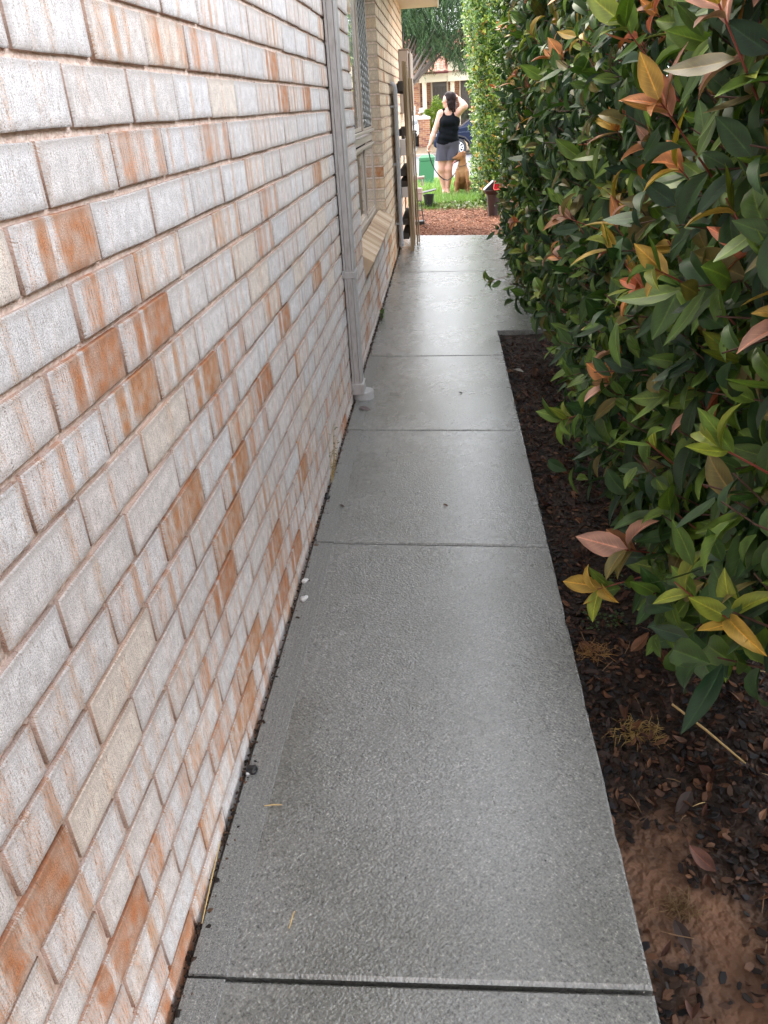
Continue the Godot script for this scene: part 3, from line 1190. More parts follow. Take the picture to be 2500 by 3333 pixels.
func make_downpipe() -> void:
	var o := thing("downpipe", "tall grey rectangular downpipe fixed to the brick wall before the window", "downpipe", Vector3(0.0, 0.0, -3.87))
	var b := MB.new()
	var sec := []
	# section: 56 mm out from the wall, 95 mm along it, with two shallow flutes in each face
	var w := 0.052
	var l := 0.047
	for q in [[-l, 0.0], [-l, 0.010], [-l + 0.005, 0.012], [-l, 0.014], [-l, w - 0.014], [-l + 0.005, w - 0.012], [-l, w - 0.010], [-l + 0.003, w - 0.003], [-l + 0.008, w], [-0.020, w], [-0.018, w - 0.005], [-0.016, w], [0.016, w], [0.018, w - 0.005], [0.020, w], [l - 0.008, w], [l - 0.003, w - 0.003], [l, w - 0.010], [l - 0.005, w - 0.012], [l, w - 0.014], [l, 0.014], [l - 0.005, 0.012], [l, 0.010], [l, 0.0]]:
		sec.append(Vector2(0.006 + q[1], -q[0]))
	b.prism(sec, 0.07, 2.48)
	part("pipe", b, mats["grey paint"], o)
	var c := MB.new()
	c.box(Vector3(0.030, 0.645, 0.0), Vector3(0.063, 0.030, 0.101), Basis.IDENTITY, 0.002)
	c.box(Vector3(0.003, 0.652, 0.062), Vector3(0.006, 0.030, 0.03), Basis.IDENTITY, 0.001)
	c.box(Vector3(0.003, 0.652, -0.062), Vector3(0.006, 0.030, 0.03), Basis.IDENTITY, 0.001)
	part("bracket", c, mats["grey paint"], o)
	c = MB.new()
	c.box(Vector3(0.034, 0.065, 0.0), Vector3(0.064, 0.060, 0.106), Basis.IDENTITY, 0.003)
	part("socket", c, mats["grey paint"], o)
	c = MB.new()
	var t := Transform3D(Basis.IDENTITY, Vector3(0.056, 0.0, -0.004))
	c.lathe([Vector2(0.054, 0.0), Vector2(0.053, 0.040), Vector2(0.050, 0.044), Vector2(0.0, 0.046)], 32, t)
	part("drain_adaptor", c, mats["grey paint light"], o)
	for y in [0.66, 1.9]:
		c = MB.new()
		c.lathe([Vector2(0.004, 0.0), Vector2(0.004, 0.002), Vector2(0.0, 0.003)], 10, Transform3D(Basis(Vector3.UP, Vector3.RIGHT, Vector3.BACK), Vector3(0.006, y - 0.01, 0.064)))
		part("screw", c, mats["zinc"], o)


# ---------------------------------------------------------------- things on the wall and the folded gate
func make_services() -> void:
	# electricity meter box
	var o := thing("meter_box", "tall beige metal meter box on the far end of the brick wall", "meter box", Vector3(0.0, 0.0, -10.45))
	var b := MB.new()
	b.box(Vector3(0.055, 1.585, 0.0), Vector3(0.11, 0.64, 0.62), Basis.IDENTITY, 0.006)
	part("cabinet", b, mats["beige metal"], o)
	b = MB.new()
	b.box(Vector3(0.0, 0.0, -0.30), Vector3(0.018, 0.60, 0.60), Basis.IDENTITY, 0.004)
	var d := part("door", b, mats["beige metal"], o)
	d.position = Vector3(0.128, 1.585, 0.29)
	d.rotation.y = deg_to_rad(-0.5)
	b = MB.new()
	b.box(Vector3(0.014, 0.02, -0.55), Vector3(0.012, 0.05, 0.02), Basis.IDENTITY, 0.002)
	part("latch", b, mats["black plastic"], d)
	b = MB.new()
	b.box(Vector3(0.058, 1.912, 0.0), Vector3(0.13, 0.010, 0.64), Basis.IDENTITY, 0.003)
	part("lid", b, mats["beige metal"], o)
	# conduit on the wall
	o = thing("drain_pipe", "round grey pipe standing up the wall beside the folded timber gate", "pipe", Vector3(0.052, 0.0, -8.22))
	b = MB.new()
	b.tube([Vector3(0, 0.10, 0), Vector3(0, 0.5, 0), Vector3(0, 1.0, 0), Vector3(0, 1.48, 0), Vector3(-0.004, 1.515, 0), Vector3(-0.02, 1.535, 0), Vector3(-0.04, 1.54, 0)], [0.021, 0.021, 0.021, 0.021, 0.021, 0.021, 0.021], 16)
	part("pipe", b, mats["grey pipe"], o)
	for y in [0.3, 0.85, 1.35]:
		b = MB.new()
		b.lathe([Vector2(0.0212, -0.011), Vector2(0.0236, -0.010), Vector2(0.0236, 0.010), Vector2(0.0212, 0.011)], 16, Transform3D(Basis.IDENTITY, Vector3(0, y, 0)))
		b.box(Vector3(-0.036, y, 0.0), Vector3(0.03, 0.02, 0.014))
		part("clip", b, mats["grey pipe"], o)
	b = MB.new()
	b.lathe([Vector2(0.0215, 0.08), Vector2(0.026, 0.082), Vector2(0.026, 0.115), Vector2(0.0215, 0.118)], 16)
	part("coupling", b, mats["grey pipe"], o)
	# two small boxes lower on the wall
	for e in [[0.93, 0.17, "upper small grey junction box on the wall below the meter box"], [0.50, 0.20, "lower small grey junction box on the wall below the meter box"]]:
		o = thing("junction_box", e[2], "junction box", Vector3(0.0, e[0], -9.75), 0.0, "grey boxes on the house wall")
		b = MB.new()
		b.box(Vector3(0.045, 0, 0), Vector3(0.09, e[1], 0.2), Basis.IDENTITY, 0.006)
		part("case", b, mats["grey paint light"], o)
		b = MB.new()
		b.box(Vector3(0.094, 0, 0), Vector3(0.012, e[1] + 0.012, 0.21), Basis.IDENTITY, 0.004)
		part("cover", b, mats["grey paint"], o)
		b = MB.new()
		b.tube([Vector3(0.04, -e[1] * 0.5, 0.02), Vector3(0.035, -e[1] * 0.5 - 0.12, 0.02), Vector3(0.025, -e[1] * 0.5 - 0.26, 0.03)], [0.006, 0.006, 0.006], 6)
		part("cable", b, mats["black plastic"], o)
	# gas regulator and meter just past the corner
	o = thing("gas_meter", "taupe gas meter and regulator on a brown pipe past the house corner", "gas meter", Vector3(0.075, ground_y(-11.9), -11.9))
	b = MB.new()
	b.tube([Vector3(0, -0.05, 0), Vector3(0.0, 0.2, 0.0), Vector3(0.005, 0.42, 0.0)], [0.014, 0.014, 0.014], 10)
	part("riser", b, mats["rusty pipe"], o)
	b = MB.new()
	b.lathe([Vector2(0.0, -0.03), Vector2(0.036, -0.03), Vector2(0.046, -0.012), Vector2(0.046, 0.006), Vector2(0.036, 0.022), Vector2(0.016, 0.026), Vector2(0.014, 0.04), Vector2(0.0, 0.042)], 20, Transform3D(Basis(Vector3.RIGHT, Vector3.BACK, Vector3.DOWN), Vector3(0.005, 0.485, 0.0)))
	part("regulator", b, mats["taupe paint"], o)
	b = MB.new()
	b.tube([Vector3(0.03, 0.49, -0.01), Vector3(0.14, 0.497, -0.01)], [0.02, 0.02], 12)
	b.tube([Vector3(0.10, 0.50, -0.01), Vector3(0.105, 0.42, -0.01), Vector3(0.105, 0.385, -0.01)], [0.013, 0.013, 0.017], 10)
	b.tube([Vector3(0.02, 0.44, 0.0), Vector3(0.02, 0.35, 0.0)], [0.022, 0.022], 12)
	b.box(Vector3(0.03, 0.56, -0.005), Vector3(0.012, 0.06, 0.02), Basis(Vector3.BACK, 0.3), 0.003)
	part("fitting", b, mats["taupe paint"], o)
	b = MB.new()
	b.box(Vector3(0.065, 0.27, 0.0), Vector3(0.085, 0.18, 0.10), Basis.IDENTITY, 0.012)
	b.box(Vector3(0.065, 0.30, 0.0), Vector3(0.10, 0.018, 0.115), Basis.IDENTITY, 0.005)
	part("meter_body", b, mats["taupe paint"], o)
	# wire plant stand and black pot at the edge of the soil
	o = thing("wire_stand", "black wire plant stand on the soil beside the gas meter", "plant stand", Vector3(0.155, ground_y(-10.7), -10.7))
	b = MB.new()
	for s in [[-1, -1], [1, -1], [1, 1], [-1, 1]]:
		b.tube([Vector3(s[0] * 0.065, 0.0, s[1] * 0.065), Vector3(s[0] * 0.035, 0.28, s[1] * 0.035)], [0.0045, 0.0045], 6)
	for h in [0.03, 0.10, 0.16, 0.22, 0.28]:
		var r := lerpf(0.063, 0.035, h / 0.28)
		var q := [Vector3(-r, h, -r), Vector3(r, h, -r), Vector3(r, h, r), Vector3(-r, h, r), Vector3(-r, h, -r)]
		for k in 4:
			b.tube([q[k], q[k + 1]], [0.003, 0.003], 5)
	b.tube([Vector3(0.0, 0.0, 0.06), Vector3(0.0, 0.28, 0.035)], [0.003, 0.003], 5)
	part("frame", b, mats["black metal"], o)
	b = MB.new()
	b.box(Vector3(0, 0.012, 0), Vector3(0.15, 0.05, 0.15), Basis.IDENTITY, 0.004)
	part("base", b, mats["black metal"], o)
	o = thing("plant_pot", "black square plant pot lying in the grass behind the wire stand", "plant pot", Vector3(0.25, ground_y(-13.0), -13.0))
	b = MB.new()
	b.lathe([Vector2(0.0, 0.0), Vector2(0.075, 0.0), Vector2(0.095, 0.17), Vector2(0.106, 0.17), Vector2(0.106, 0.19), Vector2(0.09, 0.19), Vector2(0.08, 0.12), Vector2(0.0, 0.12)], 4, Transform3D(Basis(Vector3.UP, 0.6), Vector3.ZERO))
	part("pot", b, mats["black plastic"], o)
	b = MB.new()
	b.box(Vector3(-0.02, 0.235, 0.0), Vector3(0.28, 0.012, 0.22), Basis(Vector3.BACK, 0.18), 0.004)
	part("tray", b, mats["black plastic"], o)


func make_gate() -> void:
	# side gate swung back against the wall: we look along its edge
	var o := thing("timber_gate", "weathered timber gate folded back flat against the brick wall", "gate", Vector3(0.0, 0.0, -8.3))
	var b := MB.new()
	b.box(Vector3(0.148, 0.865, -0.03), Vector3(0.038, 1.71, 0.045), Basis(Vector3.BACK, 0.012), 0.006)
	part("end_stile", b, mats["weathered timber"], o)
	for y in [1.50, 1.12, 0.76, 0.66, 0.30, 0.16]:
		b = MB.new()
		b.box(Vector3(0.094, y, -0.50), Vector3(0.07, 0.085 if y > 1.3 else 0.06, 0.93), Basis.IDENTITY, 0.004)
		part("rail", b, mats["dark timber"], o)
	for k in 7:
		b = MB.new()
		var lean := rnd(-0.006, 0.014)
		b.box(Vector3(0.145 + 0.006 * (k % 2), 0.85 + rnd(-0.015, 0.015), -0.12 - k * 0.125), Vector3(0.018, 1.66, 0.112), Basis(Vector3.BACK, lean), 0.003)
		part("paling", b, mats["weathered timber"], o)
	for k in 2:
		b = MB.new()
		b.box(Vector3(0.186 + k * 0.012, 0.80, -0.38 - k * 0.22), Vector3(0.015, 1.58, 0.05), Basis(Vector3.BACK, 0.018), 0.003)
		part("batten", b, mats["weathered timber"], o)
	b = MB.new()
	b.box(Vector3(0.10, 1.515, 0.004), Vector3(0.052, 0.09, 0.03), Basis.IDENTITY, 0.006)
	b.box(Vector3(0.108, 1.12, 0.004), Vector3(0.034, 0.11, 0.026), Basis.IDENTITY, 0.004)
	part("hinge_block", b, mats["dark timber"], o)


# ---------------------------------------------------------------- hedges
var tones := []


func twig_leaves(base: Vector3, dir: Vector3, length: float, count: int, size: float, young: bool, palette: Array, layer: int, out: Array) -> void:
	dir = dir.normalized()
	var side := dir.cross(Vector3(0.3, 0.8, 0.52)).normalized()
	var other := dir.cross(side)
	for k in count:
		var t := 0.25 + 0.75 * k / maxf(1.0, count - 1.0)
		if young:
			t = 0.8 + 0.2 * t
		var az := 2.4 * k + rnd(-0.4, 0.4)
		var radial := side * cos(az) + other * sin(az)
		var p := base + dir * length * t
		p.y -= (0.0 if young else length * 0.12 * t * t)
		var ld := dir * (0.85 if young else 0.35) + radial * rnd(0.7, 1.0) + Vector3(-0.15, rnd(-0.75, 0.05) if not young else rnd(0.0, 0.35), 0.0)
		var face_up := dir * 0.8 + Vector3(-0.55, 0.75, 0.25) + Vector3(rnd(-0.4, 0.4), rnd(-0.3, 0.3), rnd(-0.4, 0.4))
		var s := size * rnd(0.7, 1.2) * (1.0 if not young else rnd(0.75, 1.05))
		var bs := basis_to(ld, face_up)
		out.append([Transform3D(bs.scaled_local(Vector3(s * rnd(0.85, 1.15), s, s)), p), palette[rng.randi_range(0, palette.size() - 1)], layer, rng.randi_range(0, 3)])


func leaf_meshes(m: Material, slim := 1.0) -> Array:
	return [leaf_mb(1.0, 0.42 * slim, 0.25, 0.5, 5, 0.85).mesh(m), leaf_mb(1.0, 0.39 * slim, 0.5, 0.9, 5, 0.85).mesh(m), leaf_mb(1.0, 0.43 * slim, 0.12, -0.3, 5, 0.8).mesh(m), leaf_mb(1.0, 0.33 * slim, 0.7, 1.5, 6, 0.9).mesh(m)]


func make_hedges() -> void:
	tones = [lin(0.020, 0.052, 0.018), lin(0.028, 0.068, 0.022), lin(0.036, 0.085, 0.026), lin(0.024, 0.060, 0.030), lin(0.050, 0.105, 0.024), lin(0.085, 0.16, 0.028), lin(0.13, 0.22, 0.035), lin(0.22, 0.27, 0.035),
		lin(0.46, 0.31, 0.06), lin(0.55, 0.24, 0.09), lin(0.50, 0.15, 0.07), lin(0.36, 0.10, 0.06), lin(0.48, 0.27, 0.20), lin(0.26, 0.12, 0.05), lin(0.14, 0.12, 0.035)]
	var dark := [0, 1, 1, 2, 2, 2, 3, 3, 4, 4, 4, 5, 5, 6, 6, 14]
	var mixed := [1, 2, 2, 4, 4, 5, 5, 6, 6, 3, 14]
	var young_p := [[9, 9, 8, 12], [6, 7, 7, 8], [10, 9, 12], [7, 8, 6], [12, 13, 14], [5, 6, 7], [6, 6, 7], [5, 7, 6]]
	var hn := FastNoiseLite.new()
	hn.frequency = 1.3
	hn.seed = 77
	hn.fractal_octaves = 3
	var hedge := thing("photinia_hedge", "tall dark photinia hedge with red and orange new leaves beside the path", "hedge")
	var leaves := []
	var stems := []
	var z_a := 0.7
	var z_b := -9.2
	var face_x := func(y: float, z: float) -> float:
		var under := smoothstep(0.45, 0.05, y) * 0.26
		return 1.04 + under + hn.get_noise_2d(y * 1.0, z) * 0.10 + smoothstep(-5.5, -8.8, z) * 0.15
	for layer in 7:
		var depth: float = [0.0, 0.05, 0.13, 0.26, 0.5, 0.8, 1.1][layer]
		var per_m2: float = [72.0, 68.0, 60.0, 48.0, 40.0, 36.0, 30.0][layer]
		var n := int((z_a - z_b) * 2.7 * per_m2)
		for k in n:
			var z := rnd(z_b, z_a)
			var y_low := 0.10 + 0.52 * smoothstep(-1.75, -0.85, z)
			var y := y_low + (lerpf(1.85, 2.7, smoothstep(-1.0, -7.5, z)) - y_low) * rng.randf()
			if layer == 0 and rng.randf() < 0.25 and y < 0.25:
				continue
			var x: float = face_x.call(y, z) + depth + rnd(-0.02, 0.03)
			if y < 0.3 and z > -5.0 and x < 1.02:
				x = 1.02
			var young := layer < 2 and rng.randf() < (0.12 + 0.08 * smoothstep(-3.5, -1.5, z) * smoothstep(0.6, 1.1, y) if y > 0.5 else 0.05)
			var dir := Vector3(-0.7 + rnd(-0.4, 0.3), rnd(-0.25, 0.75), rnd(-0.75, 0.75))
			if young:
				dir = Vector3(-0.75 + rnd(-0.2, 0.3), rnd(0.35, 1.0), rnd(-0.5, 0.5))
			var length := rnd(0.06, 0.15) * (1.25 if young else 1.0)
			var pal: Array = []
			if young:
				pal = young_p[[0, 1, 1, 0, 3, 3, 2, 5, 5, 6, 6, 7, 7][rng.randi_range(0, 12)]]
				if z > -2.5 and rng.randf() < 0.4:
					pal = young_p[rng.randi_range(0, 2)]
			else:
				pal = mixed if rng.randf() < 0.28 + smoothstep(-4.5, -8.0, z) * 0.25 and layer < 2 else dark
			var base := Vector3(x, y, z)
			twig_leaves(base, dir, length, rng.randi_range(3, 5) if young else rng.randi_range(5, 8), rnd(0.070, 0.106) * (1.0 - 0.12 * smoothstep(-4.0, -8.0, z)), young, pal, layer, leaves)
			if layer < 2:
				stems.append([base - dir * 0.05, base + dir * length, young])
	# a few long shoots that lean out over the path, as seen at the right
	var shoots := [[Vector3(1.02, 1.18, -1.52), Vector3(-0.55, 0.55, 0.30), 0.26, 0, 6, 0.105], [Vector3(0.99, 1.30, -1.30), Vector3(-0.5, 0.75, 0.1), 0.2, 0, 5, 0.10], [Vector3(1.02, 1.02, -1.42), Vector3(-0.62, 0.3, 0.25), 0.2, 3, 5, 0.10], [Vector3(1.03, 1.32, -1.9), Vector3(-0.6, 0.6, 0.2), 0.25, 1, 5, 0.10], [Vector3(1.03, 0.98, -2.5), Vector3(-0.8, 0.3, 0.2), 0.2, 4, 4, 0.10], [Vector3(1.03, 0.62, -2.0), Vector3(-0.6, 0.45, 0.3), 0.16, 2, 5, 0.10], [Vector3(1.06, 0.42, -1.55), Vector3(-0.75, 0.25, 0.3), 0.2, 4, 5, 0.10], [Vector3(1.06, 0.55, -2.25), Vector3(-0.9, -0.15, 0.3), 0.24, 5, 6, 0.10], [Vector3(1.07, 0.30, -1.7), Vector3(-0.85, -0.1, 0.3), 0.22, 3, 6, 0.10], [Vector3(1.09, 0.35, -5.4), Vector3(-0.95, -0.25, 0.1), 0.32, 5, 6, 0.09], [Vector3(1.06, 0.75, -4.4), Vector3(-0.9, 0.15, 0.1), 0.2, 2, 5, 0.09], [Vector3(1.0, 1.45, -1.45), Vector3(-0.6, 0.6, 0.0), 0.2, 1, 5, 0.10], [Vector3(1.05, 1.5, -2.3), Vector3(-0.7, 0.7, 0.1), 0.22, 0, 5, 0.10]]
	for s in shoots:
		twig_leaves(s[0], s[1], s[2], s[4], s[5], true, young_p[s[3]], 0, leaves)
		twig_leaves(s[0], s[1], s[2] * 0.7, 4, s[5] * 0.95, false, mixed, 0, leaves)
		stems.append([s[0] - s[1] * 0.15, s[0] + s[1].normalized() * s[2], true])
	var ranked := []
	for k in leaves.size():
		var l: Array = leaves[k]
		if l[2] == 0:
			var t: Transform3D = l[0]
			var sc := t.basis.y.length()
			var s := seen_size(t.origin + t.basis.y * 0.5, (t.basis.z / sc).normalized() * 0.7 + (cam.position - t.origin).normalized() * 0.3, sc * sc)
			if s > 0.0:
				ranked.append([s, k])
	ranked.sort_custom(func(a, b): return a[0] > b[0])
	var alone := {}
	for k in mini(300, ranked.size()):
		alone[ranked[k][1]] = true
	var meshes := leaf_meshes(mats["hedge leaf"])
	var tone_mats := []
	for k in tones.size():
		tone_mats.append(leaf_mat("leaf tone %d" % k, tones[k] * 1.6, false, 0.42, Color(0.55, 0.62, 0.35) if k < 8 else Color(0.6, 0.45, 0.3)))
	var xf := [[], [], [], []]
	var cs := [[], [], [], []]
	for k in leaves.size():
		var l: Array = leaves[k]
		if alone.has(k):
			put("leaf", meshes[l[3]], hedge, l[0]).material_override = tone_mats[l[1]]
		else:
			var c: Color = tones[l[1]] * rnd(1.3, 2.1)
			xf[l[3]].append(l[0])
			cs[l[3]].append(c)
	for k in 4:
		many("foliage", meshes[k], xf[k], cs[k], hedge)
	var tw := MB.new()
	var rt := MB.new()
	for s in stems:
		var m: Vector3 = s[0].lerp(s[1], 0.5) + Vector3(0, -0.006, 0)
		(rt if s[2] else tw).tube([s[0], m, s[1]], [0.0028, 0.0022, 0.0014], 5, false)
	part("twigs", tw, mats["twig"], hedge).set_meta("kind", "stuff")
	part("young_twigs", rt, mats["red twig"], hedge).set_meta("kind", "stuff")
	for k in 26:
		var z := rnd(-9.0, 0.6)
		var b := MB.new()
		var x := rnd(1.35, 1.6)
		var pts := [Vector3(x, -0.06, z)]
		var rad := [0.018]
		for j in 5:
			pts.append(pts[-1] + Vector3(rnd(-0.14, 0.08), rnd(0.28, 0.5), rnd(-0.2, 0.2)))
			rad.append(0.017 - 0.0025 * j)
		b.tube(pts, rad, 7)
		part("branch", b, mats["twig"], hedge)

	# the sunlit hedge nearer the street, with smaller, paler leaves
	var bright := thing("bright_hedge", "sunlit yellow green hedge of small leaves behind the brown bin", "hedge")
	leaves = []
	var pale := [5, 6, 6, 7, 6, 5, 4, 7, 4, 2]
	for layer in 4:
		for k in [2300, 1700, 1200, 800][layer]:
			var y := 0.05 + 3.2 * rng.randf()
			var z: float
			var x: float
			var inset := layer * 0.08
			if rng.randf() < 0.55:
				# the face towards the house
				z = -12.1 - inset + hn.get_noise_2d(y * 1.5, 4.0) * 0.12
				x = rnd(1.0, 2.4)
			else:
				z = rnd(-12.1, -15.6)
				x = 1.07 + inset + hn.get_noise_2d(y * 1.5, z) * 0.14
			x -= smoothstep(1.2, 2.8, y) * 0.12
			if y < 0.4:
				x += (0.4 - y) * 0.3
			var pal: Array = pale if rng.randf() > 0.06 else [8, 9, 7]
			twig_leaves(Vector3(x, y + ground_y(z), z), Vector3(rnd(-0.9, 0.2), rnd(-0.1, 0.9), rnd(0.0, 0.8)), rnd(0.05, 0.12), rng.randi_range(5, 7), rnd(0.045, 0.07), rng.randf() < 0.2, pal, layer, leaves)
	var small := leaf_meshes(mats["sunny leaf"], 1.25)
	xf = [[], [], [], []]
	cs = [[], [], [], []]
	for l in leaves:
		xf[l[3]].append(l[0])
		cs[l[3]].append(tones[l[1]] * rnd(1.4, 2.3))
	for k in 4:
		many("foliage", small[k], xf[k], cs[k], bright)
	for k in 5:
		var b := MB.new()
		var p := Vector3(rnd(1.3, 1.9), ground_y(-13.5) - 0.05, -12.7 - k * 0.6)
		b.tube([p, p + Vector3(rnd(-0.1, 0.1), 0.9, 0.05), p + Vector3(rnd(-0.2, 0.2), 2.0, rnd(-0.1, 0.1))], [0.03, 0.022, 0.01], 7)
		part("branch", b, mats["twig"], bright)


# ---------------------------------------------------------------- garden bed
func make_bed() -> void:
	var fn := FastNoiseLite.new()
	fn.frequency = 2.2
	fn.seed = 51
	fn.fractal_octaves = 3
	var h := func(x: float, z: float) -> float:
		return -0.040 + fn.get_noise_2d(x, z) * 0.016 + smoothstep(0.95, 1.3, x) * 0.03
	var bare := func(x: float, z: float) -> float:
		# trodden bare soil near the camera end of the bed
		return clampf(smoothstep(0.26, 0.07, absf(x - 0.91 - (z + 0.9) * 0.25)) * smoothstep(-1.5, -1.1, z) * (0.75 + fn.get_noise_2d(x * 2.0, z * 2.0) * 1.2), 0.0, 1.0)
	var soil := sheet(0.836, 3.0, 1.2, -5.13, 90, 260, h)
	for k in soil.v.size():
		# dark wet humus over most of the bed, paler clay where it is bare
		var s: float = lerpf(0.14, 0.72, bare.call(soil.v[k].x, soil.v[k].z))
		soil.c[k] = Color(s, s, s)
	var bed := structure("mulch_bed", soil, mats["damp soil"], true)
	# bark chips: too many to count
	var chip_meshes := []
	for k in 4:
		var b := MB.new()
		var r := []
		for j in 6:
			var a := TAU * j / 6.0
			r.append(Vector2(cos(a) * rnd(0.35, 0.55), sin(a) * rnd(0.18, 0.34)))
		b.prism(r, -0.05, 0.05, Transform3D.IDENTITY, 0.03)
		chip_meshes.append(b.mesh(mats["chips"]))
	var chip_cols := [lin(0.008, 0.006, 0.006), lin(0.012, 0.009, 0.008), lin(0.018, 0.011, 0.009), lin(0.028, 0.016, 0.011), lin(0.06, 0.03, 0.018), lin(0.013, 0.011, 0.011), lin(0.009, 0.008, 0.009)]
	var xf := [[], [], [], []]
	var cs := [[], [], [], []]
	for k in 24000:
		var z := -5.12 + 5.9 * pow(rng.randf(), 0.8)
		var x := 0.846 + 0.95 * pow(rng.randf(), 1.25)
		if rng.randf() < bare.call(x, z) * 1.15:
			continue
		var s := rnd(0.011, 0.032)
		var v := rng.randi_range(0, 3)
		var y: float = h.call(x, z) + rnd(-0.002, 0.010)
		xf[v].append(Transform3D(Basis.from_euler(Vector3(rnd(-0.5, 0.5), rnd(0, TAU), rnd(-0.5, 0.5))).scaled_local(Vector3(s, s * rnd(0.6, 1.4), s)), Vector3(x, y, z)))
		cs[v].append(chip_cols[rng.randi_range(0, 6)] * rnd(0.8, 2.2))
	for k in 4:
		many("bark_chips", chip_meshes[k], xf[k], cs[k], bed)
	# fallen leaves, the larger ones each its own piece
	var lm := leaf_meshes(mats["dead leaf"], 1.0)
	var curled := [leaf_mb(1.0, 0.42, 0.9, 1.6, 6).mesh(mats["dead leaf"]), leaf_mb(1.0, 0.40, 0.5, -1.4, 6).mesh(mats["dead leaf"]), lm[0], lm[1]]
	var dead := [lin(0.13, 0.055, 0.028), lin(0.20, 0.09, 0.045), lin(0.09, 0.038, 0.022), lin(0.26, 0.13, 0.07), lin(0.16, 0.07, 0.05), lin(0.05, 0.03, 0.025)]
	var crumbs := [[], []]
	var crumb_cols := [[], []]
	for k in 3600:
		var z := -5.0 + 5.0 * pow(rng.randf(), 0.8)
		var x := 0.85 + 0.75 * rng.randf()
		if rng.randf() < bare.call(x, z):
			continue
		var y: float = h.call(x, z) + rnd(0.004, 0.014)
		var bs := basis_to(Vector3(rnd(-1, 1), rnd(-0.2, 0.3), rnd(-1, 1)), Vector3(rnd(-0.8, 0.8), 1.0, rnd(-0.8, 0.8)))
		crumbs[k % 2].append(Transform3D(bs.scaled_local(Vector3(rnd(0.5, 1.0), 1, 1) * rnd(0.012, 0.04)), Vector3(x, y, z)))
		crumb_cols[k % 2].append(dead[rng.randi_range(0, 5)] * rnd(0.35, 1.1))
	for k in 2:
		many("leaf_litter", curled[k], crumbs[k], crumb_cols[k], bed)
	var dm := []
	for k in dead.size():
		dm.append(leaf_mat("fallen leaf %d" % k, dead[k], false, 0.75, Color(0.1, 0.06, 0.04)))
	for k in 230:
		var z := -4.9 + 4.6 * pow(rng.randf(), 0.75)
		var x := 0.86 + 0.55 * rng.randf()
		if bare.call(x, z) > 0.5 and rng.randf() < 0.8:
			continue
		var s := rnd(0.035, 0.085)
		var y: float = h.call(x, z) + 0.012
		var bs := basis_to(Vector3(rnd(-1, 1), rnd(-0.15, 0.15), rnd(-1, 1)), Vector3(rnd(-0.5, 0.5), 1.0, rnd(-0.5, 0.5)))
		put("fallen_leaf", curled[rng.randi_range(0, 3)], bed, Transform3D(bs.scaled_local(Vector3.ONE * s), Vector3(x, y, z))).material_override = dm[rng.randi_range(0, 5)]
	mat("dull straw", lin(0.17, 0.10, 0.05), 0.8)
	# straws and bits of stick
	for k in 40:
		var z := rnd(-2.6, -0.6)
		var x := rnd(0.87, 1.35)
		var a := rnd(0, TAU)
		var l := rnd(0.02, 0.07)
		var y: float = h.call(x, z) + 0.014
		var b := MB.new()
		var d := Vector3(cos(a), rnd(-0.1, 0.1), sin(a)) * l
		b.tube([Vector3(x, y, z) - d * 0.5, Vector3(x, y + 0.003, z) + Vector3(-d.z, 0, d.x) * rnd(-0.06, 0.06), Vector3(x, y, z) + d * 0.5], [0.0008, 0.0011, 0.0006], 5)
		part("straw", b, mats["straw"] if k % 3 == 0 else mats["dull straw"], bed)
	var ls := MB.new()
	ls.tube([Vector3(1.05, 0.0, -1.52), Vector3(1.10, 0.012, -1.42), Vector3(1.16, 0.006, -1.32)], [0.003, 0.003, 0.002], 6)
	tag(part("dry_stalk", ls, mats["straw"]), "long pale dry stalk lying across the mulch below the hedge", "stalk")
	for e in [[Vector3(0.955, 0, -1.46), 0.055, lin(0.30, 0.20, 0.065), "yellow clump of dry grass at the edge of the mulch bed", 130], [Vector3(0.90, 0, -1.76), 0.045, lin(0.25, 0.13, 0.04), "smaller orange brown clump of dry roots in the mulch beside the path", 110], [Vector3(0.93, 0, -0.99), 0.04, lin(0.14, 0.085, 0.035), "dull brown clump of dry grass on the bare soil nearest the camera", 80]]:
		var c: Vector3 = e[0]
		c.y = h.call(c.x, c.z)
		var b := MB.new()
		for k in e[4]:
			var a := rnd(0, TAU)
			var r: float = e[1] * rnd(0.3, 1.3)
			var p0 := c + Vector3(cos(a) * 1.3, 0.1, sin(a) * 0.8) * r * rnd(0.1, 0.8)
			var turn := a + rnd(-2.6, 2.6)
			var p2 := p0 + Vector3(cos(turn), rnd(-0.05, 0.35), sin(turn)) * r * rnd(0.5, 1.1)
			b.tube([p0, p0.lerp(p2, 0.5) + Vector3(rnd(-0.008, 0.008), rnd(0.003, 0.014), rnd(-0.008, 0.008)), p2], [0.0008, 0.0008, 0.0005], 4, false)
		tag(part("dry_clump", b, mat("dry clump %d" % e[4], e[2], 0.8)), e[3], "dry grass")
	for e in [[Vector3(1.0, 0, -2.12), "small patch of green weed in the mulch below the hedge", 60], [Vector3(0.95, 0, -1.92), "low mossy weed patch among brown leaves beside the path edge", 70]]:
		var c: Vector3 = e[0]
		var where := []
		var cols := []
		for k in e[2]:
			var p := c + Vector3(rnd(-0.06, 0.06), 0, rnd(-0.05, 0.05))
			p.y = h.call(p.x, p.z) + rnd(0.006, 0.022)
			where.append(Transform3D(basis_to(Vector3(rnd(-1, 1), rnd(0.1, 0.9), rnd(-1, 1)), Vector3.UP).scaled_local(Vector3.ONE * rnd(0.008, 0.015)), p))
			cols.append(lin(0.06, 0.12, 0.03) * rnd(0.7, 1.6))
		var o := many("ground_weed", leaf_meshes(mats["sunny leaf"], 2.0)[0], where, cols, self)
		tag(o, e[1], "weed")


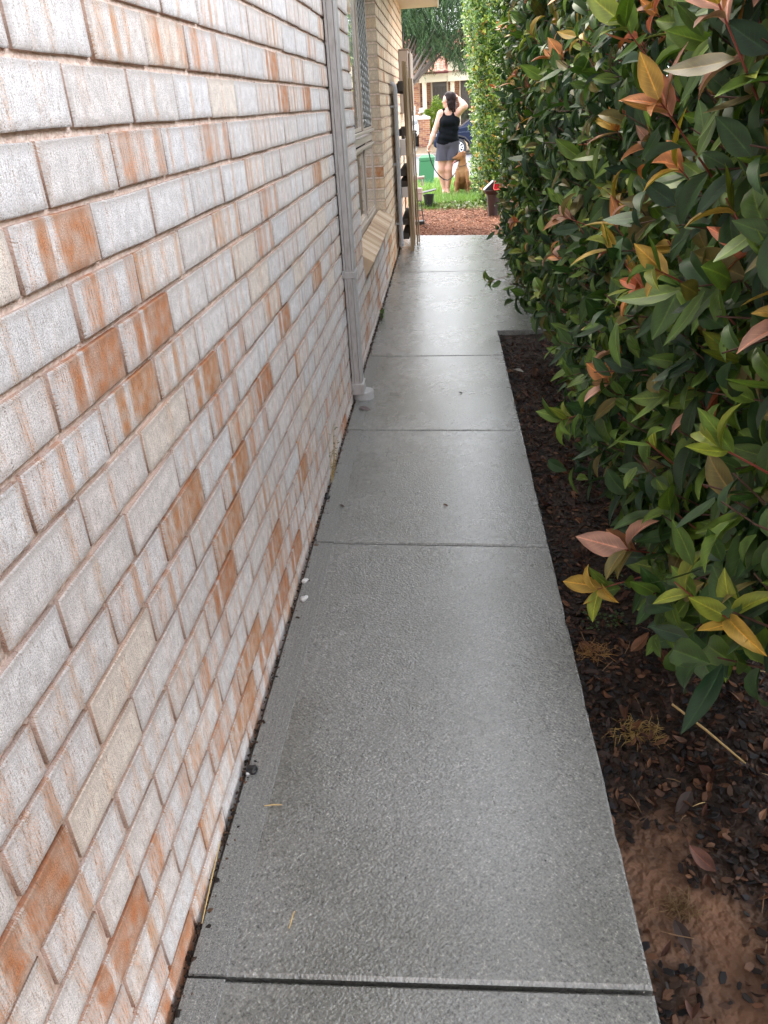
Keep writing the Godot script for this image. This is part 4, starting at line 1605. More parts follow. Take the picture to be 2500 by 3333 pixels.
# ---------------------------------------------------------------- street and the house opposite
func brick_cladding(x0: float, x1: float, y0: float, y1: float, z: float, parent: Node, axis := 0) -> void:
	# rows of small bricks on a mortar core; axis 0: face towards +z, axis 1: face towards +x
	var b := MB.new()
	b.box(Vector3.ZERO, Vector3(0.226, 0.072, 0.02), Basis.IDENTITY, 0.003)
	var m := b.mesh(mats["far brick"])
	var where := []
	var cols := []
	var rows := int((y1 - y0) / 0.086)
	for r in rows:
		var y := y0 + 0.043 + r * 0.086
		var x := x0 + (0.0 if r % 2 else -0.12)
		while x < x1 - 0.02:
			var a := maxf(x, x0)
			var e := minf(x + 0.24, x1)
			if e - a > 0.05:
				var t := Transform3D(Basis.IDENTITY.scaled(Vector3((e - a - 0.01) / 0.23, 1, 1)), Vector3((a + e) * 0.5, y, z))
				if axis == 1:
					t = Transform3D(Basis(Vector3.UP, PI / 2) * t.basis, Vector3(z, y, -(a + e) * 0.5))
				where.append(t)
				cols.append([lin(0.30, 0.13, 0.07), lin(0.36, 0.17, 0.09), lin(0.22, 0.085, 0.055), lin(0.40, 0.21, 0.11)][rng.randi_range(0, 3)])
			x += 0.24
	many("brickwork", m, where, cols, parent)


func make_street() -> void:
	var fb := mat("far brick", Color.WHITE, 0.9)
	fb.vertex_color_use_as_albedo = true
	mat("far mortar", lin(0.50, 0.42, 0.34), 0.95)
	# road, sloping away, with a kerb on the far side
	var b := MB.new()
	var rz := [-20.25, -28.0, -36.9]
	for k in 3:
		for x in [-60.0, 60.0]:
			b.vert(Vector3(x, ground_y(rz[k]) - 0.01, rz[k]), Vector3(0, 1, 0), Vector2(x, rz[k]))
	for k in 2:
		b.face(k * 2, k * 2 + 1, k * 2 + 3)
		b.face(k * 2, k * 2 + 3, k * 2 + 2)
	structure("road", b, mats["road asphalt"])
	b = MB.new()
	b.box(Vector3(0, ground_y(-20.2) - 0.05, -20.22), Vector3(120, 0.11, 0.18), Basis.IDENTITY, 0.02)
	structure("near_kerb", b, mats["grey paint light"])
	b = MB.new()
	b.box(Vector3(0, ground_y(-37.0) + 0.02, -37.0), Vector3(120, 0.15, 0.2), Basis.IDENTITY, 0.03)
	structure("far_kerb", b, mat("kerb stone", lin(0.36, 0.29, 0.25), 0.9))
	b = MB.new()
	for z in [-37.1, -43.6]:
		for x in [-60.0, 60.0]:
			b.vert(Vector3(x, ground_y(z) + 0.06, z), Vector3(0, 1, 0), Vector2(x, z))
	b.face(0, 1, 3)
	b.face(0, 3, 2)
	structure("verge", b, mats["dry verge"])
	b = MB.new()
	for z in [-36.95, -44.8]:
		for x in [-4.6, -0.78]:
			b.vert(Vector3(x, ground_y(z) + 0.085, z), Vector3(0, 1, 0), Vector2(x, z))
	b.face(0, 1, 3)
	b.face(0, 3, 2)
	structure("driveway", b, mats["grey paint light"])

	# house opposite
	var gy := -0.5
	var hz := -45.0
	var o := thing("brick_bungalow", "orange brick house with red tiled roof and cream porch across the street", "house", Vector3(0, 0, hz))
	b = MB.new()
	b.box(Vector3(-3.0, gy + 1.5, -1.45), Vector3(5.0, 3.0, 0.2))
	b.box(Vector3(3.2, gy + 1.5, -1.45), Vector3(7.4, 3.0, 0.2))
	b.box(Vector3(-0.87, gy + 1.4, -0.72), Vector3(0.30, 2.8, 1.3))
	b.box(Vector3(1.0, gy + 1.5, -8.0), Vector3(13.0, 3.0, 0.2))
	b.box(Vector3(-5.4, gy + 1.5, -4.7), Vector3(0.2, 3.0, 6.5))
	b.box(Vector3(7.4, gy + 1.5, -4.7), Vector3(0.2, 3.0, 6.5))
	part("wall", b, mats["far mortar"], o)
	brick_cladding(-1.02, -0.72, gy, gy + 2.8, -0.062, o)
	brick_cladding(-0.72, -0.17, gy, gy + 2.9, -1.345, o)
	brick_cladding(-5.5, -1.02, gy, gy + 2.9, -1.345, o)
	brick_cladding(0.78, 1.33, gy, gy + 2.9, -1.345, o)
	brick_cladding(2.35, 6.9, gy, gy + 2.9, -1.345, o)
	brick_cladding(-0.17, 0.78, gy, gy + 0.95, -1.345, o)
	b = MB.new()
	b.box(Vector3(2.05, 2.40, 0.0), Vector3(5.5, 0.30, 0.34), Basis.IDENTITY, 0.01)
	b.box(Vector3(1.98, 2.585, 0.0), Vector3(5.6, 0.10, 0.40), Basis.IDENTITY, 0.01)
	part("porch_beam", b, mats["cream render"], o)
	for x in [-0.46, 0.965, 2.6, 4.2]:
		b = MB.new()
		b.lathe([Vector2(0.13, gy), Vector2(0.13, gy + 0.1), Vector2(0.108, gy + 0.13), Vector2(0.104, 2.18), Vector2(0.125, 2.2), Vector2(0.125, 2.26)], 20, Transform3D(Basis.IDENTITY, Vector3(x, 0, 0)))
		part("column", b, mats["cream render"], o)
	# gable wall over the porch
	b = MB.new()
	b.prism([Vector2(0.74, 2.24), Vector2(4.6, 2.24), Vector2(4.6, 3.42), Vector2(2.7, 4.2), Vector2(0.74, 3.42)], 0.0, 0.24, Transform3D(Basis(Vector3.RIGHT, Vector3.BACK, Vector3.UP), Vector3(0, 0, -0.02)))
	part("gable", b, mats["cream render"], o)
	# windows
	for e in [[-0.13, 0.745, 0.45, 2.42, 0.36], [1.345, 2.32, -0.45, 2.42, 0.2]]:
		var w := Node3D.new()
		w.name = numbered("window", o)
		o.add_child(w)
		b = MB.new()
		var t := 0.06
		b.box(Vector3(e[0] + t * 0.5, (e[2] + e[3]) * 0.5, -1.33), Vector3(t, e[3] - e[2], 0.1), Basis.IDENTITY, 0.005)
		b.box(Vector3(e[1] - t * 0.5, (e[2] + e[3]) * 0.5, -1.33), Vector3(t, e[3] - e[2], 0.1), Basis.IDENTITY, 0.005)
		b.box(Vector3((e[0] + e[1]) * 0.5, e[3] + t * 0.5, -1.33), Vector3(e[1] - e[0], t, 0.1), Basis.IDENTITY, 0.005)
		b.box(Vector3((e[0] + e[1]) * 0.5, e[2] - t * 0.5, -1.33), Vector3(e[1] - e[0] + 0.1, t, 0.14), Basis.IDENTITY, 0.005)
		part("frame", b, mats["cream paint"], w)
		b = MB.new()
		b.box(Vector3((e[0] + e[1]) * 0.5, (e[2] + e[3]) * 0.5, -1.35), Vector3(e[1] - e[0] - 0.12, e[3] - e[2], 0.006))
		part("pane", b, mat("screened glass", lin(0.10, 0.085, 0.075), 0.25), w)
		b = MB.new()
		for k in 9:
			var x := lerpf(e[0] + 0.1, e[1] - 0.1, k / 8.0)
			b.tube([Vector3(x, e[2] + 0.02, -1.342), Vector3(x, e[3] - e[4], -1.342)], [0.018, 0.018], 6)
		part("security_bars", b, mat("brown mesh", lin(0.075, 0.06, 0.052), 0.6), w)
	# roof: hip over the left part with tiles one by one, gable roof over the porch
	var tile_mats := [mat("roof tile a", lin(0.44, 0.19, 0.14), 0.75), mat("roof tile b", lin(0.50, 0.23, 0.17), 0.75), mat("roof tile c", lin(0.38, 0.16, 0.12), 0.75)]
	var tm := []
	for k in 3:
		b = MB.new()
		for j in 9:
			var u := -0.165 + 0.33 * j / 8.0
			var hgt := 0.028 * cos(u / 0.33 * TAU)
			var nn := Vector3(0.028 * TAU / 0.33 * sin(u / 0.33 * TAU), 1, 0).normalized()
			b.vert(Vector3(u, hgt, 0.0), nn)
			b.vert(Vector3(u, hgt + 0.012, 0.40), nn)
			b.vert(Vector3(u, hgt + 0.012, 0.40), Vector3.BACK)
			b.vert(Vector3(u, hgt - 0.016, 0.40), Vector3.BACK)
		for j in 8:
			var i := j * 4
			b.face(i, i + 1, i + 5)
			b.face(i, i + 5, i + 4)
			b.face(i + 2, i + 3, i + 7)
			b.face(i + 2, i + 7, i + 6)
		tm.append(b.mesh(tile_mats[k]))
	var pitch := deg_to_rad(24.0)
	var rb := MB.new()
	rb.poly([Vector3(-1.25, 2.66, 0.30), Vector3(4.9, 2.66, 0.30), Vector3(4.9, 4.75, -4.4), Vector3(1.6, 4.75, -4.4)], Vector3(0, 1, 0.5))
	rb.poly([Vector3(-5.9, 2.55, -1.0), Vector3(1.6, 2.55, -1.0), Vector3(1.6, 4.7, -5.8), Vector3(-5.9, 4.7, -5.8)], Vector3(0, 1, 0.5))
	var roof := part("roof", rb, mat("roof lining", lin(0.2, 0.07, 0.06), 0.9), o)
	for r in 12:
		var zz := 0.30 - 0.32 * r * cos(pitch)
		var yy := 2.70 + (0.30 - zz + 0.4) * tan(pitch)
		var left := -1.18 + 0.32 * r * cos(pitch) * 0.62
		for k in 24:
			var x := -1.05 + k * 0.33
			if x < left or x > 3.2 or (x > 0.62 and r < 3):
				continue
			put("roof_tile", tm[rng.randi_range(0, 2)], roof, Transform3D(Basis(Vector3.RIGHT, pitch) , Vector3(x, yy, zz - 0.4)))
	# hip and gable ridge caps
	for e in [[Vector3(-1.25, 2.72, 0.32), Vector3(1.5, 4.75, -4.1), 14], [Vector3(0.62, 3.44, 0.30), Vector3(2.7, 4.32, 0.30), 7], [Vector3(4.7, 3.44, 0.30), Vector3(2.7, 4.32, 0.30), 7]]:
		for k in e[2]:
			b = MB.new()
			var p: Vector3 = e[0].lerp(e[1], float(k) / e[2])
			var q: Vector3 = e[0].lerp(e[1], float(k + 1.08) / e[2])
			b.tube([p, q], [0.10, 0.085], 10)
			part("ridge_tile", b, tile_mats[k % 3], roof)
	rb = MB.new()
	rb.poly([Vector3(0.56, 3.42, 0.36), Vector3(2.7, 4.30, 0.36), Vector3(2.7, 4.30, -5.0), Vector3(0.56, 3.42, -5.0)], Vector3(-0.4, 1, 0))
	rb.poly([Vector3(4.8, 3.42, 0.36), Vector3(2.7, 4.30, 0.36), Vector3(2.7, 4.30, -5.0), Vector3(4.8, 3.42, -5.0)], Vector3(0.4, 1, 0))
	part("gable_roof", rb, tile_mats[1], roof)
	b = MB.new()
	b.box(Vector3(-0.24, 2.66, 0.36), Vector3(2.05, 0.11, 0.12), Basis.IDENTITY, 0.02)
	b.box(Vector3(-1.25, 2.66, -0.35), Vector3(0.12, 0.11, 1.4), Basis.IDENTITY, 0.02)
	b.box(Vector3(1.05, 3.44, 0.31), Vector3(1.1, 0.09, 0.1), Basis.IDENTITY, 0.02)
	part("gutter", b, mat("maroon gutter", lin(0.13, 0.035, 0.03), 0.5), o)
	# solar panel on the roof
	o = thing("solar_panel", "pale blue grey solar panel on the tiled roof across the street", "solar panel", Vector3(-1.25, 3.02, -46.95))
	o.rotation = Vector3(pitch, 0, 0)
	b = MB.new()
	b.box(Vector3(0, 0.13, 0), Vector3(1.7, 0.04, 1.1), Basis.IDENTITY, 0.004)
	part("panel", b, mat("panel glass", lin(0.30, 0.36, 0.45), 0.12), o)
	for x in [-0.6, 0.6]:
		b = MB.new()
		b.box(Vector3(x, 0.055, 0), Vector3(0.05, 0.11, 1.1))
		part("rail", b, mats["zinc"], o)

	# brick gate pier
	o = thing("brick_pier", "low orange brick pier with a pale pyramid cap across the street", "pier", Vector3(-0.43, 0, -41.0))
	b = MB.new()
	b.box(Vector3(0, 0.05, 0), Vector3(0.53, 1.22, 0.53))
	part("core", b, mats["far mortar"], o)
	for k in 2:
		var c := Node3D.new()
		c.name = numbered("face", o)
		o.add_child(c)
		brick_cladding(-0.275, 0.275, -0.56, 0.66, 0.268, c, k)
	b = MB.new()
	b.lathe([Vector2(0.0, 0.66), Vector2(0.42, 0.66), Vector2(0.42, 0.74), Vector2(0.0, 0.87)], 4, Transform3D(Basis(Vector3.UP, PI / 4), Vector3.ZERO))
	part("cap", b, mat("pale stone", lin(0.62, 0.58, 0.52), 0.8), o)

	make_cars()

	# weeping tree over the roof
	o = thing("weeping_tree", "big dark green tree with drooping narrow leaves and many grey limbs across the street", "tree", Vector3(-1.7, -0.6, -39.6))
	b = MB.new()
	b.tube([Vector3(0, -0.3, 0), Vector3(0.05, 0.8, 0), Vector3(0.1, 1.8, 0), Vector3(0.2, 2.6, 0)], [0.34, 0.27, 0.25, 0.28], 14)
	part("trunk", b, mats["grey bark"], o)
	var tips := []
	var limbs := [[1.6, 5.2, 0.2], [2.3, 5.0, 0.7], [2.9, 4.9, -0.3], [0.9, 5.6, -0.5], [3.6, 5.1, 0.3], [0.2, 5.9, 0.5], [-1.4, 5.4, 0.2], [-2.6, 4.9, -0.6], [1.9, 4.7, 1.2], [2.5, 5.8, -1.2], [4.1, 5.6, -0.8], [-0.7, 5.8, 1.0], [1.3, 4.9, 0.5], [2.0, 4.6, 0.1], [1.0, 4.6, 0.9], [2.7, 5.3, 0.9], [0.6, 5.0, 0.8]]
	for l in limbs:
		b = MB.new()
		var a := Vector3(0.15, 2.3, 0) + Vector3(rnd(-0.1, 0.15), rnd(-0.4, 0.1), rnd(-0.1, 0.1))
		var e := Vector3(l[0], l[1], l[2])
		var m := a.lerp(e, 0.5) + Vector3(rnd(-0.15, 0.1), rnd(0.0, 0.25), 0)
		b.tube([a, a.lerp(m, 0.5) + Vector3(0, 0.06, 0), m, m.lerp(e, 0.5), e], [0.085, 0.06, 0.047, 0.034, 0.018], 8)
		part("limb", b, mats["grey bark"], o)
		tips.append(e)
		tips.append(m.lerp(e, 0.6))
	var lb := MB.new()
	for k in 16:
		var one := leaf_mb(0.13, 0.021, 0.2, 0.5, 3)
		var t := k / 15.0
		lb.take(one, Transform3D(basis_to(Vector3(cos(k * 2.4) * 0.55, -1.0, sin(k * 2.4) * 0.55), Vector3(cos(k * 2.4), 0.5, sin(k * 2.4))), Vector3(0.03 * sin(k * 2.4), -0.45 * t, 0.03 * cos(k * 1.4))))
	var sprig := lb.mesh(mats["sunny leaf"])
	var where := []
	var cols := []
	for k in 11500:
		var x: float
		var y: float
		var z: float
		if k >= 9500:
			# behind the limbs at the left
			x = rnd(-2.0, 1.9)
			y = rnd(3.55, 6.0)
			z = rnd(-3.2, -1.6)
		elif k < 5600:
			# the part towards the viewer that hangs over the roof
			x = rnd(-1.0, 5.2)
			y = rnd(3.3, 7.0)
			z = rnd(-1.8, 1.8)
			var low := 4.0 + 0.5 * sin(x * 2.6) * sin(x * 1.1 + 1.0) - smoothstep(1.6, 3.2, x) * 0.25 + smoothstep(0.9, -0.4, x) * 0.2
			if x < 1.7:
				low += 0.45 * smoothstep(1.9, 0.7, x)
			if y < low:
				y = low + rng.randf() * 1.2
		else:
			var d := Vector3(rnd(-1, 1), rnd(-0.4, 1), rnd(-1, 1)).normalized() * pow(rng.randf(), 0.4)
			x = d.x * 4.6 + 0.6
			y = 5.9 + d.y * 2.8
			z = d.z * 3.6
		where.append(Transform3D(basis_to(Vector3(rnd(-0.8, 0.8), 1.0, rnd(-0.8, 0.8)), Vector3(rnd(-1, 1), 0, rnd(-1, 1))).scaled_local(Vector3.ONE * rnd(0.65, 1.15)), Vector3(x, y, z)))
		cols.append([lin(0.065, 0.14, 0.055), lin(0.085, 0.175, 0.065), lin(0.125, 0.225, 0.08), lin(0.042, 0.095, 0.04)][rng.randi_range(0, 3)] * rnd(0.8, 1.3))
	many("crown", sprig, where, cols, o)

	# yellow-green shrub in front of the porch
	o = thing("yellow_shrub", "bright yellow green shrub in front of the porch across the street", "shrub", Vector3(-0.02, -0.52, -42.6))
	where = []
	cols = []
	for k in 4200:
		var d := Vector3(rnd(-1, 1), rnd(-1, 1), rnd(-1, 1)).normalized() * pow(rng.randf(), 0.33)
		var p := Vector3(d.x * 0.56, 1.05 + d.y * 1.1, d.z * 0.55)
		p.x += 0.22 * smoothstep(1.3, 2.2, p.y)
		if p.y > 1.55 and absf(p.x - 0.2) > 0.36 * (2.45 - p.y):
			p.y -= 0.7
		where.append(Transform3D(basis_to(Vector3(d.x + rnd(-0.4, 0.4), 0.8 + rnd(-0.5, 0.5), d.z + rnd(-0.4, 0.4)), Vector3(rnd(-1, 1), 1, rnd(-1, 1))).scaled_local(Vector3.ONE * rnd(0.06, 0.11)), p))
		cols.append([lin(0.27, 0.44, 0.06), lin(0.40, 0.56, 0.08), lin(0.17, 0.32, 0.055), lin(0.52, 0.62, 0.11)][rng.randi_range(0, 3)])
	many("foliage", leaf_meshes(mats["sunny leaf"], 1.4)[0], where, cols, o)
	b = MB.new()
	for k in 5:
		b.tube([Vector3(0.04 * k - 0.08, 0, 0), Vector3(0.16 * k - 0.32, 0.9, rnd(-0.2, 0.2)), Vector3(0.15 * k - 0.2, 1.7, 0)], [0.02, 0.014, 0.006], 6)
	part("stems", b, mats["twig"], o)
	# small potted plant by the right-hand window
	o = thing("porch_plant", "small dull green plant under the right hand window across the street", "plant", Vector3(1.62, -0.5, -44.6))
	where = []
	cols = []
	for k in 260:
		var d := Vector3(rnd(-1, 1), rnd(-1, 1), rnd(-1, 1)).normalized() * pow(rng.randf(), 0.4)
		where.append(Transform3D(basis_to(d + Vector3(0, 0.5, 0), Vector3.UP).scaled_local(Vector3.ONE * rnd(0.08, 0.13)), Vector3(d.x * 0.22, 1.35 + d.y * 0.36, d.z * 0.2)))
		cols.append(lin(0.07, 0.12, 0.06) * rnd(0.7, 1.5))
	many("foliage", leaf_meshes(mats["sunny leaf"], 1.2)[1], where, cols, o)
	b = MB.new()
	b.tube([Vector3(0, 0, 0), Vector3(0.02, 1.3, 0)], [0.02, 0.012], 6)
	part("stem", b, mats["twig"], o)


func wheel(parent: Node, at: Vector3, r: float, facing: float) -> void:
	# a wheel whose outer side looks along +z (facing 1) or -z, or along x when turned by its parent
	var w := Node3D.new()
	w.name = numbered("wheel", parent)
	w.position = at
	parent.add_child(w)
	var t := Transform3D(Basis(Vector3.RIGHT, Vector3(0, 0, facing), Vector3(0, -facing, 0)), Vector3.ZERO)
	var b := MB.new()
	b.lathe([Vector2(r * 0.66, 0.0), Vector2(r * 0.70, 0.015), Vector2(r * 0.90, 0.012), Vector2(r, -0.03), Vector2(r, -0.19), Vector2(r * 0.9, -0.22), Vector2(r * 0.66, -0.21)], 32, t, true)
	part("tyre", b, mat("tyre rubber", lin(0.035, 0.035, 0.037), 0.8), w)
	b = MB.new()
	b.lathe([Vector2(r * 0.67, 0.004), Vector2(r * 0.64, 0.008), Vector2(r * 0.60, -0.02), Vector2(r * 0.60, -0.16), Vector2(0.0, -0.16)], 32, t)
	part("rim_barrel", b, mat("dark alloy", lin(0.03, 0.03, 0.032), 0.5), w)
	b = MB.new()
	for k in 5:
		for s in [-1.0, 1.0]:
			var a: float = TAU * k / 5.0 + s * 0.10
			var a2: float = TAU * k / 5.0 + s * 0.30
			b.tube([t * Vector3(cos(a) * r * 0.08, -0.01, sin(a) * r * 0.08), t * Vector3(cos(a2) * r * 0.63, -0.006, sin(a2) * r * 0.63)], [0.022, 0.026], 6)
	b.lathe([Vector2(r * 0.66, 0.0), Vector2(r * 0.64, 0.012), Vector2(r * 0.585, 0.004), Vector2(r * 0.58, -0.03)], 32, t)
	b.lathe([Vector2(r * 0.14, -0.02), Vector2(r * 0.13, 0.008), Vector2(0.0, 0.012)], 16, t)
	part("rim", b, mat("bright alloy", lin(0.62, 0.63, 0.65), 0.35, 0.2), w)


func make_cars() -> void:
	var blue := mat("navy car paint", lin(0.006, 0.011, 0.030), 0.3)
	blue.clearcoat_enabled = true
	blue.clearcoat = 0.15
	blue.metallic_specular = 0.25
	blue.clearcoat_roughness = 0.05
	var glass := mat("car glass", lin(0.012, 0.02, 0.04), 0.05)
	var trim := mat("car trim", lin(0.012, 0.012, 0.014), 0.6)
	# dark SUV, its left side to us, front to the left. x along the car from the front bumper
	var o := thing("suv", "dark navy SUV with silver spoked wheels parked across the street behind the woman", "car", Vector3(0.06, ground_y(-36.0) - 0.01, -36.9))
	var side := [Vector2(0.02, 0.42), Vector2(0.0, 0.62), Vector2(0.04, 0.86), Vector2(0.16, 1.0), Vector2(0.9, 1.10), Vector2(1.35, 1.16), Vector2(4.35, 1.2), Vector2(4.6, 1.1), Vector2(4.66, 0.7), Vector2(4.6, 0.4), Vector2(4.2, 0.30),
		Vector2(4.13, 0.47), Vector2(3.96, 0.63), Vector2(3.73, 0.70), Vector2(3.5, 0.63), Vector2(3.33, 0.47), Vector2(3.28, 0.30), Vector2(1.50, 0.30), Vector2(1.44, 0.47), Vector2(1.27, 0.64), Vector2(1.04, 0.71), Vector2(0.80, 0.64), Vector2(0.63, 0.47), Vector2(0.58, 0.32), Vector2(0.2, 0.32)]
	var up := Transform3D(Basis(Vector3.RIGHT, Vector3.BACK, Vector3.UP), Vector3.ZERO)
	var dn := Transform3D(Basis(Vector3.RIGHT, Vector3.FORWARD, Vector3.UP), Vector3.ZERO)
	var b := MB.new()
	b.prism(side, 0.0, 0.92, up, 0.07)
	b.prism(side, 0.0, 0.92, dn, 0.07)
	part("body", b, blue, o)
	# cabin tapering inwards
	b = MB.new()
	var lowp := [Vector2(1.15, 1.13), Vector2(4.5, 1.18)]
	var q := []
	for e in [[1.18, 1.13, 0.86], [4.48, 1.17, 0.86], [4.28, 1.66, 0.70], [3.9, 1.74, 0.66], [2.35, 1.76, 0.66], [2.05, 1.72, 0.67]]:
		q.append(e)
	for k in q.size():
		var a: Array = q[k]
		var c: Array = q[(k + 1) % q.size()]
		b.poly([Vector3(a[0], a[1], a[2]), Vector3(c[0], c[1], c[2]), Vector3(c[0], c[1], -c[2]), Vector3(a[0], a[1], -a[2])], Vector3((a[0] + c[0]) * 0.5 - 2.9, (a[1] + c[1]) * 0.5 - 1.4, 0))
	for s in [1.0, -1.0]:
		var pts := []
		for e in q:
			pts.append(Vector3(e[0], e[1], e[2] * s))
		b.poly(pts, Vector3(0, 0.2, s))
	part("cabin", b, blue, o)
	for s in [1.0, -1.0]:
		for w in [[[1.62, 1.17], [2.0, 1.17], [2.0, 1.52], [1.93, 1.45]], [[2.08, 1.17], [2.95, 1.18], [2.95, 1.66], [2.33, 1.66], [2.08, 1.56]], [[3.05, 1.18], [3.75, 1.19], [3.75, 1.65], [3.05, 1.66]], [[3.83, 1.19], [4.3, 1.2], [4.1, 1.6], [3.83, 1.65]]]:
			b = MB.new()
			var pts := []
			for e in w:
				var zz := lerpf(0.86, 0.67, (e[1] - 1.15) / 0.58) + 0.006
				pts.append(Vector3(e[0], e[1], zz * s))
			b.poly(pts, Vector3(0, 0.2, s))
			part("window", b, glass, o)
		b = MB.new()
		b.tube([Vector3(1.9, 1.71, 0.66 * s), Vector3(2.3, 1.80, 0.66 * s), Vector3(3.9, 1.79, 0.65 * s), Vector3(4.15, 1.73, 0.66 * s)], [0.014, 0.018, 0.018, 0.014], 8)
		part("roof_rail", b, mats["zinc"], o)
		b = MB.new()
		b.box(Vector3(2.35, 0.33, 0.90 * s), Vector3(1.75, 0.12, 0.06), Basis.IDENTITY, 0.02)
		b.tube([Vector3(0.50, 0.34, 0.93 * s), Vector3(0.60, 0.55, 0.93 * s), Vector3(0.78, 0.72, 0.93 * s), Vector3(1.04, 0.79, 0.93 * s), Vector3(1.30, 0.72, 0.93 * s), Vector3(1.48, 0.55, 0.93 * s), Vector3(1.58, 0.34, 0.93 * s)], [0.04, 0.04, 0.04, 0.04, 0.04, 0.04, 0.04], 6)
		b.tube([Vector3(3.20, 0.34, 0.93 * s), Vector3(3.30, 0.55, 0.93 * s), Vector3(3.48, 0.72, 0.93 * s), Vector3(3.73, 0.79, 0.93 * s), Vector3(3.99, 0.72, 0.93 * s), Vector3(4.17, 0.55, 0.93 * s), Vector3(4.25, 0.34, 0.93 * s)], [0.04, 0.04, 0.04, 0.04, 0.04, 0.04, 0.04], 6)
		part("sill_trim", b, trim, o)
		for x in [2.75, 3.6]:
			b = MB.new()
			b.box(Vector3(x, 1.03, 0.925 * s), Vector3(0.2, 0.03, 0.03), Basis.IDENTITY, 0.01)
			part("door_handle", b, blue, o)
		b = MB.new()
		b.box(Vector3(1.98, 1.2, 0.99 * s), Vector3(0.12, 0.15, 0.2), Basis.IDENTITY, 0.04)
		part("mirror", b, blue, o)
		b = MB.new()
		b.box(Vector3(0.16, 0.84, 0.76 * s), Vector3(0.30, 0.13, 0.28), Basis(Vector3.UP, 0.3 * s), 0.03)
		part("headlight", b, mats["white plastic"], o)
		b = MB.new()
		b.box(Vector3(2.5, 0.92, 0.924 * s), Vector3(2.9, 0.012, 0.02), Basis.IDENTITY, 0.004)
		part("body_crease", b, mat("crease", lin(0.06, 0.08, 0.13), 0.2), o)
		wheel(o, Vector3(1.04, 0.345, 0.91 * s), 0.345, s)
		wheel(o, Vector3(3.73, 0.345, 0.91 * s), 0.345, s)
	b = MB.new()
	b.poly([Vector3(1.30, 1.18, 0.78), Vector3(1.30, 1.18, -0.78), Vector3(2.04, 1.69, -0.62), Vector3(2.04, 1.69, 0.62)], Vector3(-1, 1, 0))
	for k in b.v.size():
		b.v[k] += Vector3(-0.01, 0.012, 0)
	part("windscreen", b, glass, o)
	b = MB.new()
	b.box(Vector3(0.04, 0.60, 0), Vector3(0.10, 0.34, 1.3), Basis.IDENTITY, 0.03)
	part("grille", b, trim, o)

	# white utility vehicle, front towards us. Built along -z from its front bumper
	var white := mat("white car paint", lin(0.72, 0.73, 0.74), 0.25)
	white.clearcoat_enabled = true
	o = thing("white_ute", "white four wheel drive facing us in the driveway across the street", "car", Vector3(-1.62, ground_y(-41.5) + 0.08, -40.6))
	var turned := Transform3D(Basis(Vector3.BACK * -1.0, Vector3.RIGHT, Vector3.UP), Vector3.ZERO)
	var turned2 := Transform3D(Basis(Vector3.BACK * -1.0, Vector3.LEFT, Vector3.UP), Vector3.ZERO)
	var prof := [Vector2(0.0, 0.55), Vector2(0.02, 0.95), Vector2(0.12, 1.12), Vector2(0.5, 1.2), Vector2(1.5, 1.28), Vector2(4.9, 1.3), Vector2(5.0, 0.6), Vector2(4.5, 0.5), Vector2(1.4, 0.5), Vector2(1.3, 0.75), Vector2(1.0, 0.9), Vector2(0.7, 0.75), Vector2(0.6, 0.5), Vector2(0.1, 0.42)]
	b = MB.new()
	b.prism(prof, 0.0, 0.93, turned, 0.10)
	b.prism(prof, 0.0, 0.93, turned2, 0.10)
	part("body", b, white, o)
	b = MB.new()
	b.prism([Vector2(1.3, 1.27), Vector2(2.0, 1.75), Vector2(3.3, 1.78), Vector2(3.7, 1.3)], 0.0, 0.72, turned, 0.1)
	b.prism([Vector2(1.3, 1.27), Vector2(2.0, 1.75), Vector2(3.3, 1.78), Vector2(3.7, 1.3)], 0.0, 0.72, turned2, 0.1)
	part("cabin", b, white, o)
	b = MB.new()
	b.poly([Vector3(-0.68, 1.33, -1.36), Vector3(0.68, 1.33, -1.36), Vector3(0.60, 1.70, -1.90), Vector3(-0.60, 1.70, -1.90)], Vector3(0, 1, 1))
	part("windscreen", b, glass, o)
	for s in [1.0, -1.0]:
		b = MB.new()
		b.box(Vector3(0.72 * s, 1.02, -0.04), Vector3(0.32, 0.17, 0.14), Basis(Vector3.UP, 0.35 * s), 0.04)
		part("headlight", b, mat("lamp lens", lin(0.45, 0.48, 0.5), 0.08, 0.3), o)
		b = MB.new()
		b.box(Vector3(1.06 * s, 1.52, -1.45), Vector3(0.24, 0.20, 0.12), Basis.IDENTITY, 0.04)
		b.box(Vector3(0.94 * s, 1.42, -1.45), Vector3(0.14, 0.05, 0.06), Basis.IDENTITY, 0.02)
		part("mirror", b, white, o)
		b = MB.new()
		b.box(Vector3(0.74 * s, 0.66, 0.0), Vector3(0.2, 0.10, 0.06), Basis.IDENTITY, 0.02)
		part("fog_lamp", b, trim, o)
		for z in [-1.0, -4.1]:
			var holder := Node3D.new()
			holder.name = numbered("axle_end", o)
			o.add_child(holder)
			holder.position = Vector3(0.92 * s, 0.37, z)
			holder.rotation.y = PI / 2 * s
			var t := Transform3D(Basis(Vector3.RIGHT, Vector3.BACK, Vector3.DOWN), Vector3.ZERO)
			b = MB.new()
			b.lathe([Vector2(0.22, 0.0), Vector2(0.35, 0.01), Vector2(0.385, -0.04), Vector2(0.385, -0.22), Vector2(0.3, -0.24)], 28, t, true)
			part("tyre", b, mat("tyre rubber", lin(0.035, 0.035, 0.037), 0.8), holder)
			b = MB.new()
			b.lathe([Vector2(0.24, 0.004), Vector2(0.21, 0.01), Vector2(0.17, -0.04), Vector2(0.0, -0.03)], 24, t)
			part("rim", b, mat("bright alloy", lin(0.62, 0.63, 0.65), 0.35, 0.2), holder)
	b = MB.new()
	b.box(Vector3(0, 1.0, 0.0), Vector3(1.0, 0.20, 0.06), Basis.IDENTITY, 0.02)
	part("grille", b, trim, o)
